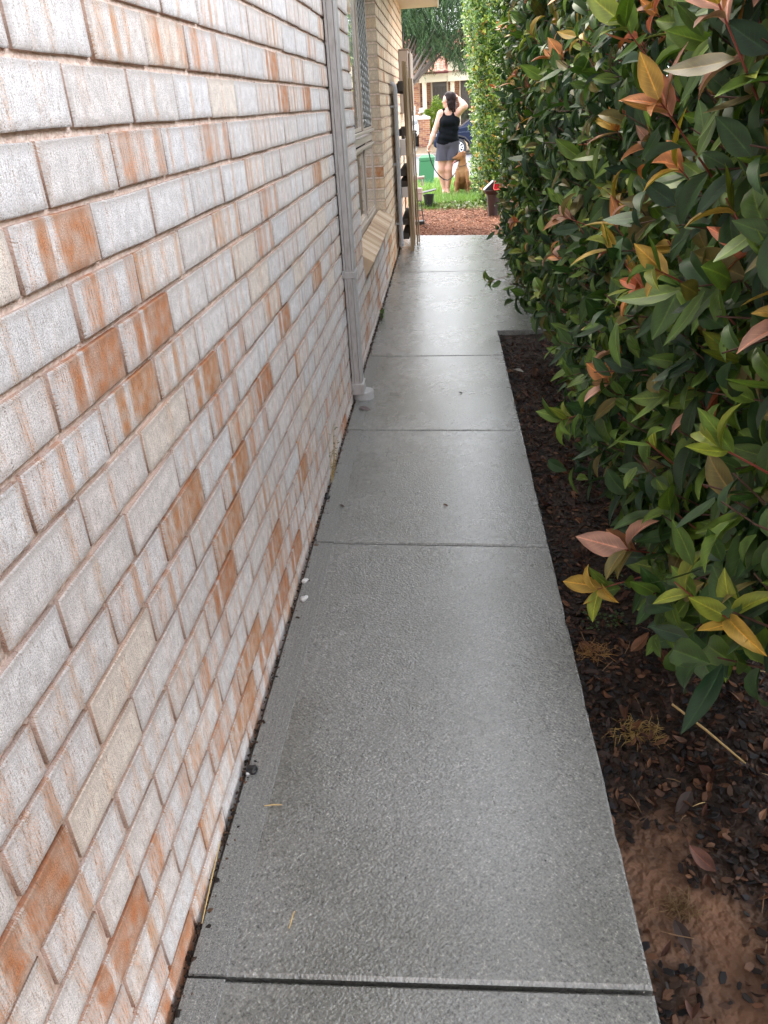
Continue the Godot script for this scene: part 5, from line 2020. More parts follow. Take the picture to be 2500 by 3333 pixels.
	b = MB.new()
	b.box(Vector3(0, 0.50, -0.02), Vector3(1.7, 0.20, 0.16), Basis.IDENTITY, 0.05)
	part("bumper", b, trim, o)


# ---------------------------------------------------------------- front garden
func make_front_yard() -> void:
	# grass
	var b := MB.new()
	var w := 0.004
	for s in 3:
		var y0 := s / 3.0
		var y1 := (s + 1) / 3.0
		var c0 := y0 * y0 * 0.35
		var c1 := y1 * y1 * 0.35
		var f := b.v.size()
		b.vert(Vector3(-w * (1 - y0), y0, c0), Vector3(0, 0.3, 1).normalized())
		b.vert(Vector3(w * (1 - y0), y0, c0), Vector3(0, 0.3, 1).normalized())
		b.vert(Vector3(w * (1 - y1), y1, c1), Vector3(0, 0.5, 1).normalized())
		b.vert(Vector3(-w * (1 - y1), y1, c1), Vector3(0, 0.5, 1).normalized())
		b.face(f, f + 1, f + 2)
		if s < 2:
			b.face(f, f + 2, f + 3)
	for k in b.v.size():
		b.v[k].x *= 10.0
	var blade := b.mesh(mats["grass blade"])
	var where := []
	var cols := []
	var gn := FastNoiseLite.new()
	gn.frequency = 0.8
	gn.seed = 61
	for k in 46000:
		var z := -12.75 - 7.3 * pow(rng.randf(), 1.25)
		var x := rnd(-1.6, 2.4)
		var thick := gn.get_noise_2d(x, z) * 0.5 + 0.5
		if z > -13.3 and rng.randf() > thick + 0.1:
			continue
		var h := rnd(0.05, 0.12) * (0.8 + thick * 0.7)
		if rng.randf() < 0.03:
			h *= 1.7
		h *= lerpf(0.55, 1.0, smoothstep(12.7, 13.8, -z))
		if x < 0.35 and z < -15.5 and rng.randf() < 0.25:
			h *= 1.6
		var bs := basis_to(Vector3(rnd(-0.5, 0.5), 1.0, rnd(-0.4, 0.5)), Vector3(rnd(-1, 1), 0, rnd(-1, 1)))
		where.append(Transform3D(bs.scaled_local(Vector3(rnd(0.07, 0.15), h, h)), Vector3(x, ground_y(z) - 0.02 + gn.get_noise_2d(x * 0.7, z * 0.7) * 0.02, z)))
		cols.append([lin(0.16, 0.30, 0.07), lin(0.20, 0.36, 0.085), lin(0.11, 0.22, 0.06), lin(0.27, 0.40, 0.12), lin(0.34, 0.36, 0.16)][rng.randi_range(0, 4)] * rnd(0.8, 1.25))
	tag(many("grass", blade, where, cols, self), "bright green uncut grass in the front garden around the woman and dog", "grass")
	# clumps of low broad-leaved weeds along the edge of the grass
	where = []
	cols = []
	for k in 1500:
		var z := rnd(-12.5, -13.3)
		var x := rnd(-0.2, 1.6)
		if gn.get_noise_2d(x * 2.0, 7.0) < -0.15 and z > -12.9:
			continue
		where.append(Transform3D(basis_to(Vector3(rnd(-1, 1), rnd(0.2, 0.9), rnd(-1, 1)), Vector3.UP).scaled_local(Vector3.ONE * rnd(0.025, 0.055)), Vector3(x, ground_y(z) + rnd(-0.01, 0.045), z)))
		cols.append([lin(0.22, 0.33, 0.07), lin(0.30, 0.36, 0.14), lin(0.13, 0.25, 0.06), lin(0.34, 0.33, 0.22)][rng.randi_range(0, 3)])
	tag(many("edge_weeds", leaf_meshes(mats["sunny leaf"], 1.8)[2], where, cols, self), "low broad leaved weeds along the front edge of the lawn", "weeds")
	# red bark and clods on the bare soil
	where = [[], []]
	cols = [[], []]
	var cm := []
	for k in 2:
		b = MB.new()
		var r := []
		for j in 6:
			var a := TAU * j / 6.0
			r.append(Vector2(cos(a) * rnd(0.3, 0.5), sin(a) * rnd(0.2, 0.4)))
		b.prism(r, -0.12, 0.12, Transform3D.IDENTITY, 0.08)
		cm.append(b.mesh(mats["chips"]))
	for k in 9000:
		var z := rnd(-9.35, -13.0)
		var x := rnd(-0.6, 1.9)
		var v := rng.randi_range(0, 1)
		var s := rnd(0.012, 0.04)
		where[v].append(Transform3D(Basis.from_euler(Vector3(rnd(-0.5, 0.5), rnd(0, TAU), rnd(-0.5, 0.5))).scaled_local(Vector3(s, s * 0.8, s)), Vector3(x, ground_y(z) - 0.012 + rnd(0, 0.008), z)))
		cols[v].append([lin(0.17, 0.065, 0.034), lin(0.22, 0.10, 0.055), lin(0.12, 0.05, 0.03), lin(0.30, 0.16, 0.10), lin(0.24, 0.115, 0.07)][rng.randi_range(0, 4)] * rnd(0.8, 1.2))
	for v in 2:
		var o := many("soil_clods", cm[v], where[v], cols[v], self)
		tag(o, ["larger flat clods of red soil between path and lawn", "smaller clods of red soil between path and lawn"][v], "soil")
	var lm := leaf_meshes(mats["dead leaf"], 1.1)
	for k in 14:
		var z := rnd(-9.8, -12.2)
		put("fallen_leaf", lm[k % 4], get_node("bare_soil"), Transform3D(basis_to(Vector3(rnd(-1, 1), 0.1, rnd(-1, 1)), Vector3(rnd(-0.4, 0.4), 1, 0.2)).scaled_local(Vector3.ONE * rnd(0.05, 0.09)), Vector3(rnd(0.2, 1.2), ground_y(z) + 0.012, z))).material_override = mats["fallen leaf %d" % (k % 3)]

	# green utility kiosk
	var o := thing("utility_pillar", "green plastic utility pillar standing in the grass left of the woman", "utility pillar", Vector3(0.085, ground_y(-18.3) - 0.05, -18.3))
	b = MB.new()
	b.prism([Vector2(-0.165, -0.12), Vector2(0.165, -0.12), Vector2(0.165, 0.12), Vector2(-0.165, 0.12)], 0.0, 0.55, Transform3D(Basis(Vector3(1, 0, 0), Vector3(0.07, 1, 0), Vector3.BACK), Vector3.ZERO), 0.015)
	part("body", b, mats["kiosk green"], o)
	b = MB.new()
	b.prism([Vector2(-0.17, -0.125), Vector2(0.17, -0.125), Vector2(0.17, 0.125), Vector2(-0.17, 0.125)], 0.55, 0.66, Transform3D(Basis(Vector3(1, 0, 0), Vector3(0.07, 1, 0), Vector3.BACK), Vector3.ZERO), 0.05)
	part("lid", b, mats["kiosk green"], o)

	# timber post and fence panel where the two hedges meet
	o = thing("fence_post", "grey square steel fence post at the far end of the dark hedge", "post", Vector3(1.275, ground_y(-11.0), -11.0))
	b = MB.new()
	b.box(Vector3(0, 0.62, 0), Vector3(0.06, 1.3, 0.06), Basis.IDENTITY, 0.006)
	part("post", b, mats["zinc"], o)
	b = MB.new()
	b.box(Vector3(0, 1.28, 0), Vector3(0.066, 0.02, 0.066), Basis.IDENTITY, 0.006)
	part("cap", b, mats["zinc"], o)
	o = thing("paling_fence", "weathered grey fence panel beside the steel post at the end of the dark hedge", "fence", Vector3(1.34, ground_y(-11.0), -11.02))
	for k in 5:
		b = MB.new()
		b.box(Vector3(0.055 + k * 0.105, 0.52, 0), Vector3(0.10, 1.02, 0.018), Basis.IDENTITY, 0.004)
		part("paling", b, mat("grey timber", lin(0.22, 0.19, 0.175), 0.9), o)
	for y in [0.25, 0.85]:
		b = MB.new()
		b.box(Vector3(0.26, y, -0.03), Vector3(0.54, 0.07, 0.035), Basis.IDENTITY, 0.004)
		part("rail", b, mat("grey timber", lin(0.22, 0.19, 0.175), 0.9), o)

	# brown bin with a dark swing top and a red tray lying in it
	o = thing("brown_bin", "tall tapered brown plastic bin with flared rim beside the hedge end", "bin", Vector3(1.155, ground_y(-11.35) - 0.02, -11.35))
	var brown := mat("brown plastic", lin(0.055, 0.036, 0.034), 0.5)
	var sq := Transform3D(Basis(Vector3.UP, PI / 4 + 0.12), Vector3.ZERO)
	b = MB.new()
	b.lathe([Vector2(0.0, 0.0), Vector2(0.075, 0.0), Vector2(0.112, 0.27), Vector2(0.124, 0.27), Vector2(0.124, 0.285), Vector2(0.155, 0.315), Vector2(0.178, 0.335), Vector2(0.178, 0.35), Vector2(0.16, 0.35), Vector2(0.11, 0.29), Vector2(0.0, 0.25)], 4, sq)
	part("body", b, brown, o)
	b = MB.new()
	b.prism([Vector2(-0.125, 0.345), Vector2(0.125, 0.345), Vector2(0.105, 0.40), Vector2(0.02, 0.455), Vector2(0.0, 0.455)], -0.10, 0.10, Transform3D(Basis(Vector3.RIGHT, Vector3.BACK, Vector3.UP), Vector3.ZERO), 0.006)
	part("swing_lid", b, mats["black plastic"], o)
	b = MB.new()
	b.box(Vector3(-0.066, 0.402, 0.0), Vector3(0.165, 0.006, 0.2), Basis(Vector3.BACK, deg_to_rad(41.0)), 0.002)
	part("lid_top", b, mats["grey paint light"], o)
	o = thing("red_tray", "small red plastic tub tilted on top of the brown bin", "tub", Vector3(1.215, ground_y(-11.35) + 0.365, -11.20))
	o.rotation = Vector3(1.0, -0.25, 0.2)
	b = MB.new()
	var shape := []
	for k in 20:
		var a := TAU * k / 20.0
		shape.append(Vector2(signf(cos(a)) * pow(absf(cos(a)), 0.5) * 0.044, signf(sin(a)) * pow(absf(sin(a)), 0.5) * 0.062))
	var rim := MB.new()
	for k in 20:
		var p: Vector2 = shape[k]
		var q: Vector2 = shape[(k + 1) % 20]
		b.poly([Vector3(p.x, 0.05, p.y), Vector3(q.x, 0.05, q.y), Vector3(q.x * 0.8, 0, q.y * 0.8), Vector3(p.x * 0.8, 0, p.y * 0.8)], Vector3(p.x, 0, p.y))
		b.poly([Vector3(0, 0.0, 0), Vector3(q.x * 0.8, 0, q.y * 0.8), Vector3(p.x * 0.8, 0, p.y * 0.8)], Vector3.UP)
		rim.tube([Vector3(p.x, 0.05, p.y), Vector3(q.x, 0.05, q.y)], [0.0055, 0.0055], 6)
	part("bowl", b, mat("red plastic", lin(0.55, 0.02, 0.045), 0.4), o)
	part("rim", rim, mat("orange plastic", lin(0.70, 0.10, 0.06), 0.4), o)
	# pots in front of the bright hedge
	o = thing("black_pot", "black round nursery pot standing in the grass right of the dog", "plant pot", Vector3(1.115, ground_y(-15.2) - 0.02, -15.2))
	b = MB.new()
	b.lathe([Vector2(0.0, 0.0), Vector2(0.095, 0.0), Vector2(0.118, 0.18), Vector2(0.13, 0.185), Vector2(0.13, 0.215), Vector2(0.118, 0.215), Vector2(0.112, 0.17), Vector2(0.0, 0.165)], 24)
	part("pot", b, mats["black plastic"], o)
	b = MB.new()
	b.lathe([Vector2(0.105, 0.17), Vector2(0.06, 0.19), Vector2(0.0, 0.195)], 14)
	part("soil", b, mats["dark timber"], o)
	o = thing("pale_tub", "small scuffed pale tub tilted inside the black nursery pot", "tub", Vector3(1.10, ground_y(-15.2) + 0.155, -15.17))
	o.rotation = Vector3(0.0, 0.0, 0.12)
	b = MB.new()
	b.lathe([Vector2(0.0, 0.0), Vector2(0.068, 0.0), Vector2(0.074, 0.11), Vector2(0.08, 0.112), Vector2(0.08, 0.125), Vector2(0.07, 0.125), Vector2(0.064, 0.02), Vector2(0.0, 0.015)], 20)
	part("tub", b, mat("scuffed plastic", lin(0.40, 0.38, 0.33), 0.7), o)
	b = MB.new()
	b.lathe([Vector2(0.081, 0.112), Vector2(0.083, 0.115), Vector2(0.083, 0.127), Vector2(0.066, 0.128)], 20)
	part("rim", b, mats["black plastic"], o)
	# leafy weed behind the pots
	where = []
	cols = []
	for k in 420:
		var d := Vector3(rnd(-1, 1), rnd(0, 1), rnd(-1, 1))
		where.append(Transform3D(basis_to(Vector3(d.x, 0.9, d.z), Vector3(rnd(-1, 1), 0.5, rnd(-1, 1))).scaled_local(Vector3.ONE * rnd(0.04, 0.08)), Vector3(1.15 + d.x * 0.25, ground_y(-16.2) + d.y * 0.42, -16.2 + d.z * 0.3)))
		cols.append([lin(0.16, 0.28, 0.07), lin(0.22, 0.34, 0.09), lin(0.12, 0.2, 0.06)][rng.randi_range(0, 2)])
	tag(many("tall_weed", leaf_meshes(mats["sunny leaf"], 0.8)[0], where, cols, self), "tall thin leaved weeds behind the black nursery pot", "weeds")


# ---------------------------------------------------------------- the woman and her dog
func hand(caps: Array, wrist: Vector3, dir: Vector3, palm_n: Vector3, thumb_side: Vector3, curl: float) -> void:
	# palm, four unequal fingers that bend towards palm_n, and a thumb from the side near the wrist
	var d := dir.normalized()
	var nn := (palm_n - d * palm_n.dot(d)).normalized()
	var s := d.cross(nn).normalized()
	if s.dot(thumb_side) < 0.0:
		s = -s
	caps.append([wrist + d * 0.015 + s * 0.016, wrist + d * 0.07 + s * 0.022, 0.019, 0.015, 0.012])
	caps.append([wrist + d * 0.015 - s * 0.012, wrist + d * 0.065 - s * 0.022, 0.018, 0.014, 0.012])
	var lens := [0.068, 0.076, 0.071, 0.056]
	for k in 4:
		var off := s * (0.028 - 0.019 * k)
		var p := wrist + d * (0.078 - 0.004 * absf(k - 1.0)) + off
		var a := curl * 0.6
		for j in 3:
			var step: float = lens[k] * [0.44, 0.32, 0.24][j]
			var q := p + (d * cos(a) + nn * sin(a)) * step
			caps.append([p, q, 0.0092 - 0.0007 * j, 0.0086 - 0.0008 * j, 0.004])
			p = q
			a += curl
	var t0 := wrist + d * 0.022 + s * 0.024
	var t1 := t0 + (s * 0.65 + d * 0.6 + nn * 0.45).normalized() * 0.036
	caps.append([t0, t1, 0.0125, 0.010, 0.006])
	caps.append([t1, t1 + (d * 0.8 + nn * 0.7 + s * 0.05).normalized() * 0.028, 0.0098, 0.008, 0.004])


func make_people() -> void:
	var skin := mat("skin", Color.WHITE, 0.55)
	skin.vertex_color_use_as_albedo = true
	skin.subsurf_scatter_enabled = true
	skin.subsurf_scatter_strength = 0.08
	var tone := lin(0.62, 0.36, 0.29)
	var at := Vector3(0.538, ground_y(-15.48) + 0.005, -15.48)
	var b := MB.new()
	var el := Vector3(-0.20, 1.065, 0.02)
	var wl := Vector3(-0.292, 0.845, 0.075)
	var er := Vector3(0.335, 1.43, 0.17)
	var wr := Vector3(0.235, 1.555, -0.005)
	var caps := [
		[Vector3(-0.045, 0.86, 0.0), Vector3(0.105, 0.86, -0.01), 0.128, 0.128], [Vector3(0.0, 0.97, 0.03), Vector3(0.065, 0.97, 0.03), 0.118, 0.118],
		[Vector3(0.0, 1.08, 0.02), Vector3(0.105, 1.08, 0.02), 0.112, 0.112], [Vector3(-0.02, 1.2, -0.005), Vector3(0.135, 1.2, -0.01), 0.112, 0.112],
		[Vector3(-0.02, 1.205, 0.075), Vector3(-0.025, 1.19, 0.095), 0.072, 0.068], [Vector3(0.105, 1.205, 0.075), Vector3(0.105, 1.19, 0.095), 0.072, 0.068],
		[Vector3(-0.075, 1.335, -0.01), Vector3(0.18, 1.325, -0.015), 0.062, 0.066], [Vector3(0.05, 1.33, -0.015), Vector3(0.06, 1.46, -0.005), 0.066, 0.052],
		[Vector3(-0.092, 1.325, -0.005), el, 0.062, 0.046], [el, Vector3(-0.235, 0.98, 0.04), 0.046, 0.046], [Vector3(-0.235, 0.98, 0.04), wl, 0.046, 0.028],
		[Vector3(0.195, 1.315, -0.01), er, 0.068, 0.052], [er, er.lerp(wr, 0.4), 0.05, 0.047], [er.lerp(wr, 0.4), wr, 0.047, 0.03],
		[Vector3(-0.045, 0.82, 0.0), Vector3(-0.105, 0.43, 0.03), 0.108, 0.066], [Vector3(0.115, 0.82, -0.01), Vector3(0.035, 0.43, 0.03), 0.108, 0.066],
		[Vector3(-0.105, 0.43, 0.03), Vector3(-0.085, 0.31, -0.005), 0.064, 0.064], [Vector3(-0.085, 0.31, -0.005), Vector3(-0.045, 0.075, -0.02), 0.064, 0.038],
		[Vector3(0.035, 0.43, 0.03), Vector3(0.035, 0.31, 0.0), 0.064, 0.066], [Vector3(0.035, 0.31, 0.0), Vector3(0.012, 0.075, -0.01), 0.066, 0.039],
		[Vector3(-0.045, 0.045, -0.035), Vector3(-0.065, 0.026, 0.15), 0.038, 0.026], [Vector3(0.012, 0.045, -0.03), Vector3(0.03, 0.026, 0.155), 0.038, 0.026],
	]
	body_mesh(caps, 0.0125, 0.03, func(p: Vector3) -> Color: return tone.lerp(lin(0.60, 0.28, 0.22), clampf((0.5 - absf(p.y - 0.45)) * 0.8, 0, 0.35)), b)
	# head in profile, turned to its right and a little towards us
	var hx := Basis(Vector3.UP, deg_to_rad(-16.0))
	var ho := Vector3(0.062, 1.535, 0.0)
	var hp := func(x: float, y: float, z: float) -> Vector3: return ho + hx * Vector3(x, y, z)
	var head := [
		[hp.call(-0.015, 0.035, 0), hp.call(0.03, 0.04, 0), 0.082, 0.082, 0.03], [hp.call(-0.052, 0.0, 0.026), hp.call(-0.052, 0.0, -0.026), 0.047, 0.047, 0.03],
		[hp.call(-0.055, -0.05, 0.014), hp.call(-0.055, -0.05, -0.014), 0.038, 0.038, 0.03], [hp.call(-0.07, -0.088, 0.004), hp.call(-0.07, -0.088, -0.004), 0.026, 0.026, 0.02],
		[hp.call(-0.005, -0.045, 0.04), hp.call(-0.06, -0.085, 0.012), 0.026, 0.022, 0.03], [hp.call(-0.005, -0.045, -0.04), hp.call(-0.06, -0.085, -0.012), 0.026, 0.022, 0.03],
		[hp.call(-0.096, 0.012, 0), hp.call(-0.116, -0.018, 0), 0.008, 0.011, 0.012], [hp.call(-0.11, -0.022, 0.008), hp.call(-0.11, -0.022, -0.008), 0.009, 0.009, 0.008],
		[hp.call(-0.094, -0.045, 0.014), hp.call(-0.094, -0.045, -0.014), 0.0095, 0.0095, 0.006], [hp.call(-0.091, -0.060, 0.012), hp.call(-0.091, -0.060, -0.012), 0.010, 0.010, 0.006],
		[hp.call(-0.088, 0.03, 0.03), hp.call(-0.09, 0.03, -0.03), 0.013, 0.013, 0.015], [hp.call(-0.07, -0.012, 0.045), hp.call(-0.045, -0.012, 0.055), 0.02, 0.018, 0.02],
		[hp.call(0.02, 0.02, 0.078), hp.call(0.02, -0.025, 0.074), 0.014, 0.009, 0.006], [Vector3(0.057, 1.40, -0.006), hp.call(0.01, -0.03, 0), 0.052, 0.055, 0.03]]
	var inv := hx.inverse()
	body_mesh(head, 0.0055, 0.02, func(p: Vector3) -> Color:
		var q := inv * (p - ho)
		var c := tone.lerp(lin(0.66, 0.27, 0.22), clampf(1.0 - Vector2(q.x + 0.04, q.y + 0.02).length() * 14.0, 0.0, 0.5))
		if q.x < -0.085 and q.y < -0.036 and q.y > -0.07 and absf(q.z) < 0.028:
			c = lin(0.45, 0.14, 0.13)
		if q.x < -0.07 and q.y > 0.024 and q.y < 0.036 and absf(q.z) > 0.012:
			c = lin(0.16, 0.09, 0.07)
		return c, b)
	var hands := []
	hand(hands, wl, Vector3(-0.35, -0.9, 0.15), Vector3(0.6, -0.1, 0.7), Vector3(0.2, 0.0, 1.0), 0.85)
	body_mesh(hands, 0.0042, 0.01, func(_p: Vector3) -> Color: return tone, b)
	hands = []
	hand(hands, wr, Vector3(-0.62, 0.62, -0.35), Vector3(-0.55, -0.6, 0.2), Vector3(0.0, -0.6, 0.8), 0.45)
	body_mesh(hands, 0.0042, 0.01, func(_p: Vector3) -> Color: return tone, b)
	var woman := part("person", b, skin, self, true)
	woman.position = at
	tag(woman, "person in black tank top and grey shorts, hand behind dark hair, holding a leash", "person")
	# eyes
	for s in [1.0, -1.0]:
		var e := MB.new()
		e.lathe([Vector2(0.0, -0.007), Vector2(0.006, -0.004), Vector2(0.007, 0.0), Vector2(0.006, 0.004), Vector2(0.0, 0.007)], 10, Transform3D(hx, hp.call(-0.091, 0.012, 0.028 * s)), true)
		part("eye", e, mat("dark eye", lin(0.03, 0.022, 0.02), 0.2), woman)
	# hair
	b = MB.new()
	var hair := [[hp.call(0.0, 0.062, 0), hp.call(0.045, 0.05, 0), 0.083, 0.088, 0.03], [hp.call(0.05, 0.0, 0.0), hp.call(0.065, -0.06, 0.0), 0.08, 0.062, 0.03], [hp.call(-0.025, 0.075, 0.03), hp.call(0.012, 0.02, 0.075), 0.03, 0.028, 0.02],
		[hp.call(0.0, 0.04, 0.07), hp.call(0.03, -0.05, 0.082), 0.024, 0.028, 0.02], [hp.call(0.03, -0.05, 0.082), hp.call(0.055, -0.125, 0.085), 0.03, 0.024, 0.02], [hp.call(0.06, -0.03, 0.06), hp.call(0.085, -0.15, 0.06), 0.036, 0.024, 0.02],
		[hp.call(0.08, -0.03, 0.02), hp.call(0.105, -0.17, 0.03), 0.04, 0.022, 0.02], [hp.call(0.075, -0.03, -0.03), hp.call(0.09, -0.16, -0.03), 0.045, 0.024, 0.02], [hp.call(0.02, 0.03, -0.07), hp.call(0.04, -0.12, -0.07), 0.028, 0.026, 0.02], [hp.call(-0.01, -0.02, 0.082), hp.call(0.01, -0.09, 0.088), 0.012, 0.014, 0.012]]
	body_mesh(hair, 0.007, 0.02, func(_p: Vector3) -> Color: return Color.WHITE, b)
	var hm := mat("dark hair", lin(0.015, 0.008, 0.009), 0.5)
	hm.metallic_specular = 0.25
	part("hair", b, hm, woman)
	b = MB.new()
	for k in 26:
		var z := rnd(-0.07, 0.09)
		var x := rnd(0.0, 0.1)
		var p0: Vector3 = hp.call(x * 0.6, rnd(0.02, 0.1), z * 0.9)
		var p2: Vector3 = hp.call(x + 0.02, rnd(-0.19, -0.10), z)
		b.tube([p0, p0.lerp(p2, 0.35) + Vector3(rnd(-0.01, 0.02), 0, rnd(0.0, 0.014)), p0.lerp(p2, 0.7) + Vector3(rnd(-0.02, 0.012), 0, rnd(-0.004, 0.012)), p2], [0.011, 0.013, 0.011, 0.004], 6)
	part("hair_strands", b, mat("hair strands", lin(0.026, 0.012, 0.012), 0.45), woman)
	# tank top
	b = MB.new()
	var top := [[Vector3(-0.035, 0.88, 0.006), Vector3(0.10, 0.90, 0.0), 0.136, 0.136, 0.03], [Vector3(0.0, 0.97, 0.03), Vector3(0.065, 0.97, 0.03), 0.130, 0.130, 0.03], [Vector3(-0.002, 1.08, 0.02), Vector3(0.107, 1.08, 0.02), 0.124, 0.124, 0.03],
		[Vector3(-0.018, 1.2, -0.005), Vector3(0.135, 1.2, -0.01), 0.122, 0.122, 0.03], [Vector3(-0.02, 1.205, 0.078), Vector3(-0.025, 1.19, 0.098), 0.078, 0.074, 0.03], [Vector3(0.105, 1.205, 0.078), Vector3(0.105, 1.19, 0.098), 0.078, 0.074, 0.03], [Vector3(0.04, 1.2, 0.08), Vector3(0.04, 1.19, 0.1), 0.072, 0.068, 0.03],
		[Vector3(-0.03, 1.27, 0.07), Vector3(-0.035, 1.395, 0.005), 0.026, 0.022, 0.02], [Vector3(-0.035, 1.395, 0.005), Vector3(-0.01, 1.26, -0.09), 0.022, 0.03, 0.02], [Vector3(0.125, 1.27, 0.075), Vector3(0.135, 1.395, 0.0), 0.026, 0.022, 0.02], [Vector3(0.135, 1.395, 0.0), Vector3(0.12, 1.26, -0.09), 0.022, 0.03, 0.02]]
	body_mesh(top, 0.011, 0.03, func(_p: Vector3) -> Color: return Color.WHITE, b)
	for k in b.v.size():
		var lowest := 0.835 + 0.05 * smoothstep(-0.05, 0.22, b.v[k].x)
		if b.v[k].y < lowest:
			b.v[k].y = lowest
		else:
			# soft folds pulling across the waist
			var f := sin(b.v[k].y * 62.0 + b.v[k].x * 14.0) * smoothstep(1.16, 1.05, b.v[k].y) * 0.0045
			b.v[k] += b.n[k] * f
			b.n[k] = (b.n[k] + Vector3(0, -cos(b.v[k].y * 62.0 + b.v[k].x * 14.0) * 0.28 * smoothstep(1.16, 1.05, b.v[k].y), 0)).normalized()
	var cloth := mat("black cotton", lin(0.0065, 0.0075, 0.010), 0.9)
	cloth.metallic_specular = 0.15
	part("tank_top", b, cloth, woman)
	# shorts
	b = MB.new()
	var sh := [[Vector3(-0.04, 0.85, 0.0), Vector3(0.105, 0.86, -0.008), 0.138, 0.138, 0.03], [Vector3(-0.052, 0.78, 0.004), Vector3(-0.085, 0.52, 0.02), 0.122, 0.118, 0.02], [Vector3(0.112, 0.78, -0.002), Vector3(0.078, 0.52, 0.014), 0.122, 0.122, 0.02]]
	body_mesh(sh, 0.011, 0.03, func(_p: Vector3) -> Color: return Color.WHITE, b)
	for k in b.v.size():
		b.v[k].y = clampf(b.v[k].y, 0.575, 0.965)
		if b.v[k].y < 0.80:
			var a := atan2(b.v[k].z, b.v[k].x - (0.095 if b.v[k].x > 0.015 else -0.07))
			b.v[k] += Vector3(b.n[k].x, 0, b.n[k].z) * sin(a * 7.0) * 0.009 * smoothstep(0.80, 0.6, b.v[k].y)
			b.n[k] = (b.n[k] + Vector3(-sin(a), 0, cos(a)) * -cos(a * 7.0) * 0.35 * smoothstep(0.80, 0.6, b.v[k].y)).normalized()
	var grey := mat("grey cotton", lin(0.075, 0.071, 0.098), 0.9)
	grey.metallic_specular = 0.3
	part("shorts", b, grey, woman)

	# dog, sitting, head turned to the left with its mouth open
	var fur := mat("dog fur", Color.WHITE, 0.75)
	fur.vertex_color_use_as_albedo = true
	fur.rim_enabled = true
	fur.rim = 0.3
	var da := at + Vector3(0.0, 0.004, 0.12)
	b = MB.new()
	var dog := [
		[Vector3(0.275, 0.30, 0.0), Vector3(0.285, 0.44, -0.03), 0.092, 0.085], [Vector3(0.235, 0.375, -0.01), Vector3(0.33, 0.375, -0.015), 0.075, 0.075], [Vector3(0.275, 0.24, -0.01), Vector3(0.28, 0.17, -0.12), 0.080, 0.09], [Vector3(0.28, 0.4, -0.06), Vector3(0.285, 0.17, -0.26), 0.09, 0.125],
		[Vector3(0.288, 0.46, -0.02), Vector3(0.286, 0.60, -0.012), 0.078, 0.062], [Vector3(0.198, 0.36, 0.05), Vector3(0.178, 0.20, 0.115), 0.047, 0.029, 0.016], [Vector3(0.178, 0.20, 0.115), Vector3(0.160, 0.03, 0.13), 0.028, 0.020, 0.012], [Vector3(0.160, 0.024, 0.125), Vector3(0.154, 0.018, 0.165), 0.025, 0.022, 0.012],
		[Vector3(0.362, 0.36, 0.04), Vector3(0.382, 0.20, 0.09), 0.047, 0.029, 0.016], [Vector3(0.382, 0.20, 0.09), Vector3(0.398, 0.03, 0.09), 0.028, 0.020, 0.012], [Vector3(0.398, 0.024, 0.085), Vector3(0.402, 0.018, 0.125), 0.025, 0.022, 0.012],
		[Vector3(0.22, 0.16, -0.2), Vector3(0.185, 0.17, -0.03), 0.085, 0.06], [Vector3(0.185, 0.17, -0.03), Vector3(0.20, 0.05, -0.10), 0.052, 0.03], [Vector3(0.20, 0.04, -0.10), Vector3(0.215, 0.022, 0.03), 0.028, 0.024],
		[Vector3(0.34, 0.16, -0.2), Vector3(0.385, 0.17, -0.03), 0.085, 0.06], [Vector3(0.385, 0.17, -0.03), Vector3(0.37, 0.05, -0.10), 0.052, 0.03], [Vector3(0.37, 0.04, -0.10), Vector3(0.345, 0.022, 0.03), 0.028, 0.024],
		[Vector3(0.30, 0.07, -0.33), Vector3(0.42, 0.03, -0.48), 0.03, 0.018], [Vector3(0.42, 0.03, -0.48), Vector3(0.52, 0.035, -0.42), 0.02, 0.012]]
	body_mesh(dog, 0.0095, 0.028, func(p: Vector3) -> Color: return lin(0.25, 0.105, 0.034).lerp(lin(0.34, 0.18, 0.08), clampf(1.0 - (p - Vector3(0.28, 0.40, 0.08)).length() * 7.0, 0.0, 1.0)), b)
	var dh := [
		[Vector3(0.255, 0.640, 0.0), Vector3(0.285, 0.640, -0.005), 0.062, 0.066, 0.02], [Vector3(0.235, 0.625, 0.01), Vector3(0.115, 0.590, 0.03), 0.046, 0.026, 0.02], [Vector3(0.112, 0.596, 0.031), Vector3(0.10, 0.592, 0.033), 0.018, 0.014, 0.01], [Vector3(0.25, 0.60, 0.01), Vector3(0.215, 0.578, 0.02), 0.04, 0.028, 0.02],
		[Vector3(0.22, 0.575, 0.018), Vector3(0.128, 0.527, 0.034), 0.023, 0.0125, 0.012], [Vector3(0.286, 0.57, -0.01), Vector3(0.27, 0.62, 0), 0.06, 0.058, 0.03],
		[Vector3(0.295, 0.690, 0.035), Vector3(0.325, 0.675, 0.062), 0.024, 0.017, 0.012], [Vector3(0.325, 0.675, 0.062), Vector3(0.318, 0.628, 0.072), 0.018, 0.010, 0.008], [Vector3(0.300, 0.692, -0.04), Vector3(0.335, 0.68, -0.06), 0.024, 0.017, 0.012], [Vector3(0.335, 0.68, -0.06), Vector3(0.34, 0.63, -0.072), 0.018, 0.010, 0.008], [Vector3(0.232, 0.66, 0.036), Vector3(0.222, 0.655, 0.03), 0.016, 0.012, 0.012]]
